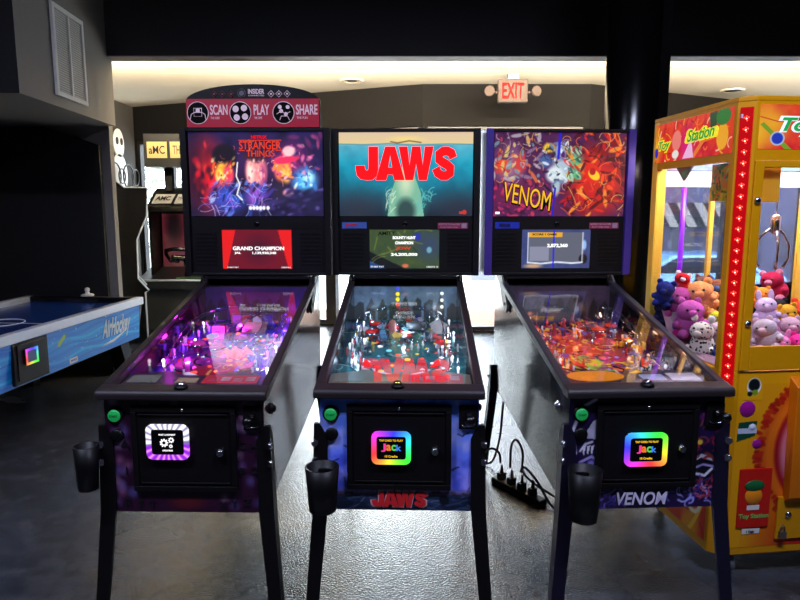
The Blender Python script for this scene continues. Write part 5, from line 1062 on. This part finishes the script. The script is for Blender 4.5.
m = MB(); m.box(-0.48, 0.48, -0.006, 0.006, 0.735, 0.7358); m.tube([(0.16 * math.cos(t), 0.16 * math.sin(t), 0.7352) for t in [2 * PI * k / 40 for k in range(40)]], 0.004, 4, closed=True); m.build('court_line', WHITE, pfs)
m = MB(); m.box(-0.15, 0.15, 1.035, 1.0402, 0.738, 0.77); m.build('goal_slot', RUB, air)
for su, sv in ((1, 1), (-1, 1), (1, -1), (-1, -1)):
    m = MB(); x, y = su * 0.4, sv * 0.86; m.hexa([(x - 0.05 + su * 0.06, y - 0.05 + sv * .08, 0), (x + 0.05 + su * 0.06, y - 0.05 + sv * .08, 0), (x + 0.05 + su * 0.06, y + 0.05 + sv * .08, 0), (x - 0.05 + su * 0.06, y + 0.05 + sv * .08, 0)], [(x - 0.07, y - 0.07, 0.42), (x + 0.07, y - 0.07, 0.42), (x + 0.07, y + 0.07, 0.42), (x - 0.07, y + 0.07, 0.42)]); m.build('leg', BLKP, air, bevel=0.004)
def side_x(z): return 0.505 + (z - 0.425) / 0.297 * 0.03
uyS = (0.03, 0, 0.297)
MB().text('AirHockey', (side_x(0.585) + 0.002, 0.655, 0.585), (0, 1, 0.0), uyS, 0.2, 0.44, 0.03, 0.15).build('side_lettering', mat('white_lettering', (235, 240, 245), 0.4), air)
m = MB(); m.tube([(side_x(0.50) + .002, 0.44, 0.475), (side_x(0.5) + .002, 0.6, 0.487), (side_x(0.52) + .002, 0.82, 0.54)], [0.004, 0.011, 0.002], 6); m.build('swoosh', MATS['white_lettering'], air)
m = MB(); m.box(0.52, 0.542, -0.63, -0.285, 0.445, 0.715); cp = m.build('coin_plate', BLK, air, bevel=0.003)
m = MB(); m.box(0.54, 0.55, -0.6, -0.31, 0.47, 0.70); m.build('coin_door', BLKP, cp, bevel=0.003)
m = MB()
m.box(0.552, 0.566, -0.545, -0.425, 0.565, 0.665); rd = m.build('card_reader', BLKP, cp, bevel=0.004)
c = Cv(30, 30, 1.0); c.a[:] = 0
for i in range(30):
    for j in range(30):
        x, y = i / 29 - 0.5, j / 29 - 0.5; c.a[j, i] = np.array(rainbow(math.atan2(y, x) / 2 / PI)) / 255 if max(abs(x), abs(y)) > 0.34 else (0.06, 0.12, 0.3)
c.build('reader_light', (0.5665, -0.548, 0.562), (0.5665, -0.422, 0.562), (0.5665, -0.548, 0.668), artmat('small_light_ring', 0.9, 0.3), cp)
m = MB(); m.box(side_x(0.45) + 0.0005, side_x(0.45) + 0.003, 0.0, 0.1, 0.437, 0.475); sl = m.build('white_label', WHITE, air); txt('label_text', sl, 'NOTICE', (side_x(0.45) + 0.0032, 0.05, 0.456), 0.016, 0.07, mat('blue_ink', (40, 70, 160)), 0, 0, (0, 1, 0))
p = ray_at(80, 293, 5.49)
m = MB(); m.lathe([(0.05, 0), (0.055, 0.004), (0.055, 0.014), (0.042, 0.02), (0.02, 0.024), (0.016, 0.04), (0.022, 0.055), (0.02, 0.07), (0.008, 0.078), (0.001, 0.079)], (0, 0, 0), 24)
tag(m.build('striker_mallet', WHITE, None, loc=(p.x, 5.62, 0.782)), 'white round striker mallet standing on the far rail of the blue table', 'mallet')

# ================================================================== BACK LEFT GAMES
WT = mat('white_edge_trim', (214, 216, 220), 0.4)
arc = empty('arcade_cabinet', (-3.342, 7.452, 0), 0.42, 'black upright arcade cabinet with white edge trim behind the air hockey table', 'arcade cabinet')
pr = [(-0.35, 0), (0.27, 0), (0.27, 0.6), (0.31, 0.62), (0.2, 0.76), (0.21, 1.21), (0.33, 1.49), (0.35, 1.8), (0.11, 1.8), (-0.01, 1.91), (-0.35, 1.91)]
for y0, y1 in ((-0.3, -0.275), (0.275, 0.3)): m = MB(); m.prism(pr, 'y', y0, y1); m.build('side_panel', BLKG, arc)
m = MB(); m.tube([(x, -0.288, z) for x, z in pr[1:]], 0.014, 8); m.build('edge_trim', WT, arc)
m = MB(); m.tube([(x, 0.288, z) for x, z in pr[1:]], 0.014, 8); m.build('edge_trim', WT, arc)
m = MB(); m.prism([(-0.34, 0.01), (0.22, 0.01), (0.22, 0.62), (0.1, 0.75), (0.12, 1.22), (0.26, 1.5), (0.3, 1.78), (0.1, 1.78), (-0.02, 1.89), (-0.34, 1.89)], 'y', -0.275, 0.275); m.build('cabinet_core', BLKP, arc)
m = MB(); m.prism([(0.105, 0.8), (0.125, 1.2), (0.135, 1.2), (0.115, 0.8)], 'y', -0.24, 0.24); m.build('screen', mat('dark_screen', (20, 26, 40), 0.12), arc)
m = MB(); m.prism([(0.1, 0.74), (0.22, 0.62), (0.3, 0.635), (0.18, 0.765)], 'y', -0.274, 0.274); m.build('control_panel', GREY, arc)
twd = empty('gun_arcade_game', (-2.85, 8.4, 0), 0, 'shooting arcade game with yellow lettered header and mounted crossbow by the left window', 'arcade game')
m = MB(); m.box(-0.38, 0.4, -0.28, 0.12, 2.09, 2.5); hd = m.build('header', BLKP, twd, bevel=0.004)
YS = mat('straw_sign', (170, 146, 84), 0.5, emit=(222, 196, 120), es=0.2)
m = MB(); m.box(-0.335, -0.085, -0.286, -0.28, 2.2, 2.4); s1 = m.build('lettered_panel', YS, hd); MB().text('aMC', (-0.21, -0.2875, 2.3), (1, 0, 0), (0, 0, 1), 0.1, 0.2, 0.012).build('panel_lettering', BLKP, hd)
m = MB(); m.box(-0.045, 0.36, -0.286, -0.28, 2.2, 2.4); m.build('lettered_panel', YS, hd); MB().text('THE DEAD', (0.16, -0.2875, 2.3), (1, 0, 0), (0, 0, 1), 0.11, 0.34, 0.02).build('panel_lettering', mat('brown_ink', (90, 70, 40)), hd)
for x in (-0.18, 0.34): m = MB(); m.box(x - 0.05, x + 0.05, -0.02, 0.06, 1.8, 2.1); m.build('header_post', BLKP, twd)
m = MB(); m.prism([(-0.3, 1.53), (-0.3, 1.6), (0.08, 1.84), (0.3, 1.84), (0.3, 1.53)], 'x', -0.38, 0.4); cap = m.build('canopy', BLKP, twd, bevel=0.004)
def slope(t): return (-0.3 + 0.38 * t, 1.6 + 0.24 * t)
for u0, u1 in ((-0.33, -0.08), (-0.04, 0.37)):
    y0, z0 = slope(0.12); y1, z1 = slope(0.62); m = MB(); m.hexa([(u0, y0, z0), (u1, y0, z0), (u1, y1, z1), (u0, y1, z1)], [(u0, y0 - .003, z0 + .006), (u1, y0 - .003, z0 + .006), (u1, y1 - .003, z1 + .006), (u0, y1 - .003, z1 + .006)]); m.build('white_plaque', WHITE, cap)
yq, zq = slope(0.37); MB().text('AMC', (-0.205, yq - 0.006, zq + 0.011), (1, 0, 0), (0, 0.38, 0.24), 0.1, 0.19, 0.03).build('plaque_lettering', BLKP, cap)
MB().text('THE WALKING', (0.165, yq - 0.006, zq + 0.011), (1, 0, 0), (0, 0.38, 0.24), 0.06, 0.36, 0.0).build('plaque_lettering', GREY, cap)
m = MB(); m.box(-0.38, -0.35, -0.25, 0.3, 0.7, 1.53); m.box(0.37, 0.4, -0.25, 0.3, 0.7, 1.53); m.box(-0.35, 0.37, 0.1, 0.3, 0.7, 1.53); m.build('screen_housing', BLKP, twd)
c = Cv(60, 60, 0.9, (84, 22, 34)); n = c.noise(4, 3); c.mixin(n * 0.7, (150, 60, 74)); c.blob(0.2, 0.8, 0.2, 0.5, (30, 10, 16), 0.7); c.blob(0.5, 0.2, 0.3, 0.3, (120, 110, 130), 0.8, al=0.6)
c.build('screen', (-0.33, 0.06, 0.8), (0.35, 0.06, 0.8), (-0.33, 0.09, 1.5), artmat('dim_screen', 0.6, 0.15), twd)
m = MB(); m.prism([(-0.45, 0.55), (-0.45, 0.66), (0.1, 0.8), (0.1, 0.55)], 'x', -0.5, 0.42); m.box(-0.46, 0.4, -0.4, 0.3, 0.02, 0.55); m.build('control_deck', mat('grey_black_deck', (40, 44, 48), 0.3), twd, bevel=0.005)
m = MB(); m.tube([(-0.5, -0.45, 0.665), (-0.38, -0.46, 0.665), (0.42, -0.46, 0.665)], 0.012, 8); m.build('edge_trim', WT, twd)
m = MB(); m.lathe([(0.05, 0.7), (0.035, 0.78), (0.03, 0.9)], (0.1, -0.25, 0), 16); m.tube([(-0.02, -0.45, 0.96), (0.1, -0.25, 0.93), (0.26, 0.02, 0.86)], [0.03, 0.045, 0.055], 10); m.tube([(-0.16, -0.28, 0.98), (-0.14, -0.34, 1.04), (-0.02, -0.38, 1.06), (0.12, -0.36, 1.05), (0.2, -0.3, 0.99)], 0.026, 10)
m.tube([(-0.16, -0.28, 0.98), (-0.1, -0.3, 0.9), (0.02, -0.36, 0.9)], 0.022, 8); m.tube([(0.2, -0.3, 0.99), (0.18, -0.34, 0.93)], 0.01, 8); m.box(0.06, 0.14, -0.29, -0.21, 0.84, 0.95); m.build('mounted_crossbow', mat('shiny_black_grip', (46, 48, 50), 0.15, 0.6), twd)
m = MB(); m.box(0.0, 0.34, -0.42, -0.34, 0.676, 0.7); m.build('deck_plate', mat('moss_green_plate', (60, 100, 56), 0.4), twd)
# picture and wire scroll on the far left wall
m = MB(); m.lathe([(0.2, 0), (0.2, 0.012), (0.19, 0.016)], (0, 0, 0), 24); v_ = [(p[2], p[0] * 0.8, p[1] * 1.0 + 0.42) for p in m.v]; m.v = v_
k0 = len(m.v); m2 = MB(); m2.lathe([(0.26, 0), (0.26, 0.012), (0.25, 0.016)], (0, 0, 0), 24); m.add([(p[2], p[0] * 0.85, p[1] * 1.1) for p in m2.v], m2.f)
wd = m.build('wall_cutout', WHITE, None, loc=(-3.928, 9.0, 2.05)); tag(wd, 'white rounded cutout figure mounted on the far left wall', 'wall decoration')
for y in (-0.07, 0.07): m = MB(); m.lathe([(0.04, 0), (0.04, 0.006)], (0, 0, 0), 14); m.v = [(0.016 + p[2], y + p[0], 0.45 + p[1] * 1.3) for p in m.v]; m.build('dark_spot', BLKP, wd)
m = MB()
for y, r in ((-0.3, 0.17), (0.12, 0.17), (-0.09, 0.1), (0.36, 0.12)): m.tube([(0, y + r * math.cos(t), r * math.sin(t)) for t in [2 * PI * k / 28 for k in range(28)]], 0.01, 6, closed=True)
m.tube([(0, -0.47, -0.16), (0, 0.48, -0.16)], 0.01, 6); m.box(-0.03, 0.0, -0.47, -0.45, -0.17, -0.14)
tag(m.build('wire_scroll', mat('dark_iron', (40, 40, 42), 0.5, 0.7), None, loc=(-3.88, 9.05, 2.02)), 'dark wire scroll ornament of four hoops below the white cutout', 'wall decoration')

# ================================================================== SMALL THINGS
vt = empty('air_vent', (-2.5, 5.0, 2.7), 0.0647, 'white louvred air return vent on the grey bulkhead', 'air vent')
vt.location = (-2.5045, 4.985, 2.7)
m = MB()
for y0, y1, z0, z1 in ((-0.26, 0.26, 0.29, 0.325), (-0.26, 0.26, -0.325, -0.29), (-0.26, -0.225, -0.29, 0.29), (0.225, 0.26, -0.29, 0.29), (-0.012, 0.012, -0.29, 0.29)): m.box(-0.008, 0.014, y0, y1, z0, z1)
m.build('vent_frame', WHITE, vt, bevel=0.003)
m = MB(); m.box(-0.008, 0.0, -0.23, 0.23, -0.3, 0.3); m.build('vent_backing', mat('pale_grey_mesh', (170, 166, 158), 0.7), vt)
for k in range(34):
    z = -0.28 + k * 0.0168; m = MB()
    for y0, y1 in ((-0.225, -0.012), (0.012, 0.225)): m.hexa([(0.0, y0, z), (0.011, y0, z - 0.004), (0.011, y1, z - 0.004), (0.0, y1, z)], [(0.0, y0, z + 0.004), (0.011, y0, z + 0.0), (0.011, y1, z), (0.0, y1, z + 0.004)])
    m.build('louvre', WHITE, vt)
ex = empty('exit_sign', (1.258, 7.3, ZC), 0, 'white exit sign with red letters and two emergency lamp heads hanging from ceiling', 'exit sign')
m = MB(); m.box(-0.06, 0.06, -0.04, 0.04, -0.06, 0); m.build('ceiling_mount', GREY, ex)
m = MB(); m.box(-0.165, 0.165, -0.035, 0.035, -0.31, -0.06); m.build('sign_box', mat('aged_white_plastic', (66, 56, 52), 0.6, 0, 0.1), ex, bevel=0.01)
MB().text('EXIT', (0, -0.0365, -0.185), (1, 0, 0), (0, 0, 1), 0.17, 0.24, 0.02).build('exit_letters', glow('lit_exit_red', (255, 20, 20), 1.6), ex)
for s_ in (-1, 1):
    m = MB(); m.tube([(s_ * 0.16, 0, -0.2), (s_ * 0.2, 0, -0.2)], 0.018, 8); m.lathe([(0.03, -0.03), (0.055, 0.03), (0.058, 0.05), (0.05, 0.052)], (s_ * 0.245, 0, -0.19), 16, M=Matrix.Rotation(PI / 2, 3, 'X') @ Matrix.Rotation(s_ * 0.4, 3, 'Y')); m.build('lamp_head', MATS['aged_white_plastic'], ex)
for nm, (x, y, z), lab, cc in (('ceiling_speaker', (-0.56, 7.65, ZC), 'round cream ceiling speaker above the middle pinball machine', 'ceiling speaker'), ('recessed_downlight', (4.2, 8.25, ZC), 'unlit recessed downlight with dark centre above the claw machine', 'downlight')):
    m = MB(); m.lathe([(0.14, 0), (0.14, -0.008), (0.1, -0.014), (0.095, -0.006), (0.001, -0.006)], (x, y, z), 28, 0); o = tag(m.build(nm, mat('cream_trim', (206, 196, 176), 0.5)), lab, cc)
    m = MB(); m.lathe([(0.06 if nm[0] == 'c' else 0.095, -0.0065), (0.05 if nm[0] == 'c' else 0.09, -0.012), (0.001, -0.012)], (x, y, z), 20); m.build('centre_disc', mat('grey_mesh', (70, 68, 64)) if nm[0] == 'c' else BLKP, o)
# cables under the machines
st = empty('power_strip', (0.65, 3.29, 0), math.atan2(-0.28, 0.19), 'black power strip with plugs on the floor between middle and right machines', 'power strip')
m = MB(); m.box(-0.19, 0.19, -0.03, 0.03, 0, 0.036); m.build('strip_body', BLKP, st, bevel=0.008)
for k in range(4): m = MB(); m.box(-0.148 + 0.08 * k, -0.115 + 0.08 * k, -0.022, 0.022, 0.036, 0.075); m.lathe([(0.011, 0.075), (0.006, 0.12)], (-0.13 + 0.08 * k, 0, 0), 8); m.build('plug', RUB, st, bevel=0.005)
for k, (pts, lab) in enumerate((
  ([(0.57, 3.41, 0.13), (0.56, 3.4, 0.19), (0.52, 3.42, 0.21), (0.49, 3.45, 0.16), (0.47, 3.5, 0.03), (0.4, 3.55, 0.012)], 'black cable arching left from the power strip towards the middle machine'),
  ([(0.613, 3.34, 0.13), (0.615, 3.33, 0.26), (0.64, 3.31, 0.3), (0.67, 3.29, 0.24), (0.69, 3.3, 0.1), (0.85, 3.2, 0.012)], 'black cable looping high over the power strip to the right'),
  ([(0.66, 3.28, 0.13), (0.68, 3.27, 0.16), (0.74, 3.22, 0.1), (0.8, 3.1, 0.012), (0.9, 3.02, 0.012)], 'black cable lying low at the right end of the power strip'),
  ([(0.63, 3.62, 0.53), (0.615, 3.63, 0.4), (0.6, 3.63, 0.2), (0.57, 3.66, 0.05), (0.53, 3.68, 0.012), (0.45, 3.7, 0.012)], 'thin black cable hanging from the underside of the right machine to the floor'))):
    P = [Vector(p) for p in pts]; Q = []
    for i in range(len(P) - 1):
        p0, p1, p2, p3 = P[max(i - 1, 0)], P[i], P[i + 1], P[min(i + 2, len(P) - 1)]
        for j in range(6): f = j / 6; Q.append(0.5 * (2 * p1 + (p2 - p0) * f + (2 * p0 - 5 * p1 + 4 * p2 - p3) * f * f + (3 * p1 - p0 - 3 * p2 + p3) * f ** 3))
    Q.append(P[-1]); m = MB(); m.tube(Q, 0.007, 8); tag(m.build('electric_cable', RUB), lab, 'cable', 'cables at the power strip')

# ================================================================== OUTSIDE THINGS
aw = empty('striped_awning', (8.6, 21.9, 1.0), 0, 'black and cream striped awning across the street seen through the claw machine', 'awning')
m = MB(); AWW, AWB = mat('cream_canvas', (120, 117, 104), 0.8), mat('black_canvas', (14, 17, 14), 0.8)
for k in range(18): m.hexa([(-2.7 + 0.3 * k, 0, 0.8), (-2.4 + 0.3 * k, 0, 0.8), (-2.4 + 0.3 * k, 0.03, 0.8), (-2.7 + 0.3 * k, 0.03, 0.8)][::-1], [(-2.7 + 0.3 * k, -1.0, 0.0), (-2.4 + 0.3 * k, -1.0, 0.0), (-2.4 + 0.3 * k, -0.97, 0.0), (-2.7 + 0.3 * k, -0.97, 0.0)][::-1], k % 2)
m.build('canvas', [AWW, AWB], aw)
for x in (-2.6, 2.6): m = MB(); m.tube([(x, -0.95, -1.9), (x, -0.95, 0.03)], 0.04, 8); m.build('pole', GREY, aw)
car = empty('parked_car', (7.0, 15.5, -0.9), 0, 'pale blue car parked in the street seen through the claw machine glass', 'car')
m = MB(); prof = [(-2.1, 0.3), (-2.15, 0.75), (-1.3, 0.95), (-0.6, 1.4), (0.9, 1.42), (1.6, 0.98), (2.1, 0.9), (2.15, 0.35)]
m.prism(prof, 'y', -0.8, 0.8); m.build('car_body', mat('sky_blue_car_paint', (110, 160, 200), 0.2, 0.2, coat=0.5), car, bevel=0.08, seg=3)
m = MB(); m.prism([(-1.15, 0.98), (-0.55, 1.34), (0.85, 1.36), (1.4, 1.0)], 'y', -0.81, 0.81); m.build('car_window', mat('dark_car_glass', (20, 24, 30), 0.1), car)
for x in (-1.35, 1.35):
    for y in (-0.78, 0.78): m = MB(); m.lathe([(0.32, -0.1), (0.33, -0.06), (0.33, 0.06), (0.32, 0.1), (0.18, 0.11), (0.17, 0.08)], (x, y, 0.33), 24, M=Matrix.Rotation(PI / 2, 3, 'X')); m.build('wheel', RUB, car)
def tree(x, y, h, r, lab, seed):
    rd = random.Random(seed); t = empty('street_tree', (x, y, -0.12 if y < 11.4 else -0.9), 0, lab, 'tree')
    m = MB(); m.tube([(0, 0, 0), (0.03, 0, h * 0.4), (0.0, 0.05, h * 0.8)], [0.1, 0.07, 0.03], 8)
    for k in range(7): a = k * 0.9; m.tube([(0, 0, h * (0.35 + 0.06 * k)), (r * 0.7 * math.cos(a), r * 0.7 * math.sin(a), h * (0.55 + 0.06 * k))], [0.03, 0.01], 6)
    m.build('trunk', mat('bark', (90, 80, 72), 0.9), t); m = MB()
    for k in range(700):
        a = rd.uniform(0, 2 * PI); z = rd.uniform(-1, 1); q = math.sqrt(1 - z * z) * r * rd.uniform(0.5, 1); p = Vector((q * math.cos(a), q * math.sin(a), h * 0.72 + z * h * 0.3)); s_ = 0.09
        d1 = Vector((rd.uniform(-1, 1), rd.uniform(-1, 1), rd.uniform(-1, 1))).normalized() * s_; d2 = d1.cross(Vector((rd.uniform(-1, 1), rd.uniform(-1, 1), 1))).normalized() * s_ * 0.6
        m.add([p - d1, p + d2, p + d1, p - d2], [(0, 1, 2, 3)])
    m.build('foliage', mat('grey_green_leaves', (120, 134, 116), 0.8), t)
tree(-4.6, 12.6, 3.6, 1.0, 'leafy tree outside the left window at the left of the lettered header', 1)
tree(-3.2, 15.2, 3.6, 0.9, 'leafy tree outside the left window below the lettered header', 2)

# ================================================================== LIGHT
w = bpy.data.worlds.new('overcast_sky'); bpy.context.scene.world = w; w.use_nodes = True
bgn = w.node_tree.nodes['Background']; bgn.inputs[0].default_value = (0.86, 0.93, 1.0, 1); bgn.inputs[1].default_value = 20.0
for c_, sw, sh, nrm in PORTALS:
    l = bpy.data.lights.new('window_portal', 'AREA'); l.shape = 'RECTANGLE'; l.size = sw; l.size_y = sh; l.cycles.is_portal = True
    o = bpy.data.objects.new('window_portal', l); col.objects.link(o); o.location = c_ - nrm * 0.16 * -1 if False else c_; o.rotation_euler = nrm.to_track_quat('-Z', 'Y').to_euler()
def area(name, loc, rot, sx, sy, e, c):
    l = bpy.data.lights.new(name, 'AREA'); l.shape = 'RECTANGLE'; l.size = sx; l.size_y = sy; l.energy = e; l.color = lin(c)
    o = bpy.data.objects.new(name, l); col.objects.link(o); o.location = loc; o.rotation_euler = rot; return o
# unseen warm fill light added behind the beam to brighten the back ceiling
area('ceiling_fill_light', (1.3, 6.0, 2.93), (PI - 0.55, 0, 0), 10.2, 0.06, 1900, (255, 236, 206))
# unseen fill lights added under the front ceiling to lift the machine fronts
for x in (-1.8, 1.2): area('front_fill_light', (x, 0.9, ZF - 0.02), (0, 0, 0), 1.1, 0.3, 110, (214, 220, 255))
area('claw_lamp', (1.365 + 0.4 * 0.993 - 0.375 * 0.119, 2.485 + 0.375 + 0.05, 1.88), (0, 0, CRZ), 0.7, 0.2, 16, (255, 244, 250))

sc_ = bpy.context.scene; vs_ = sc_.view_settings
vs_.view_transform = 'Standard'; vs_.look = 'None'; vs_.gamma = 1.0; vs_.use_curve_mapping = False; vs_.exposure = 0.0
sc_.cycles.use_denoising = True; sc_.cycles.max_bounces = 10; sc_.cycles.transparent_max_bounces = 16; sc_.cycles.sample_clamp_indirect = 6
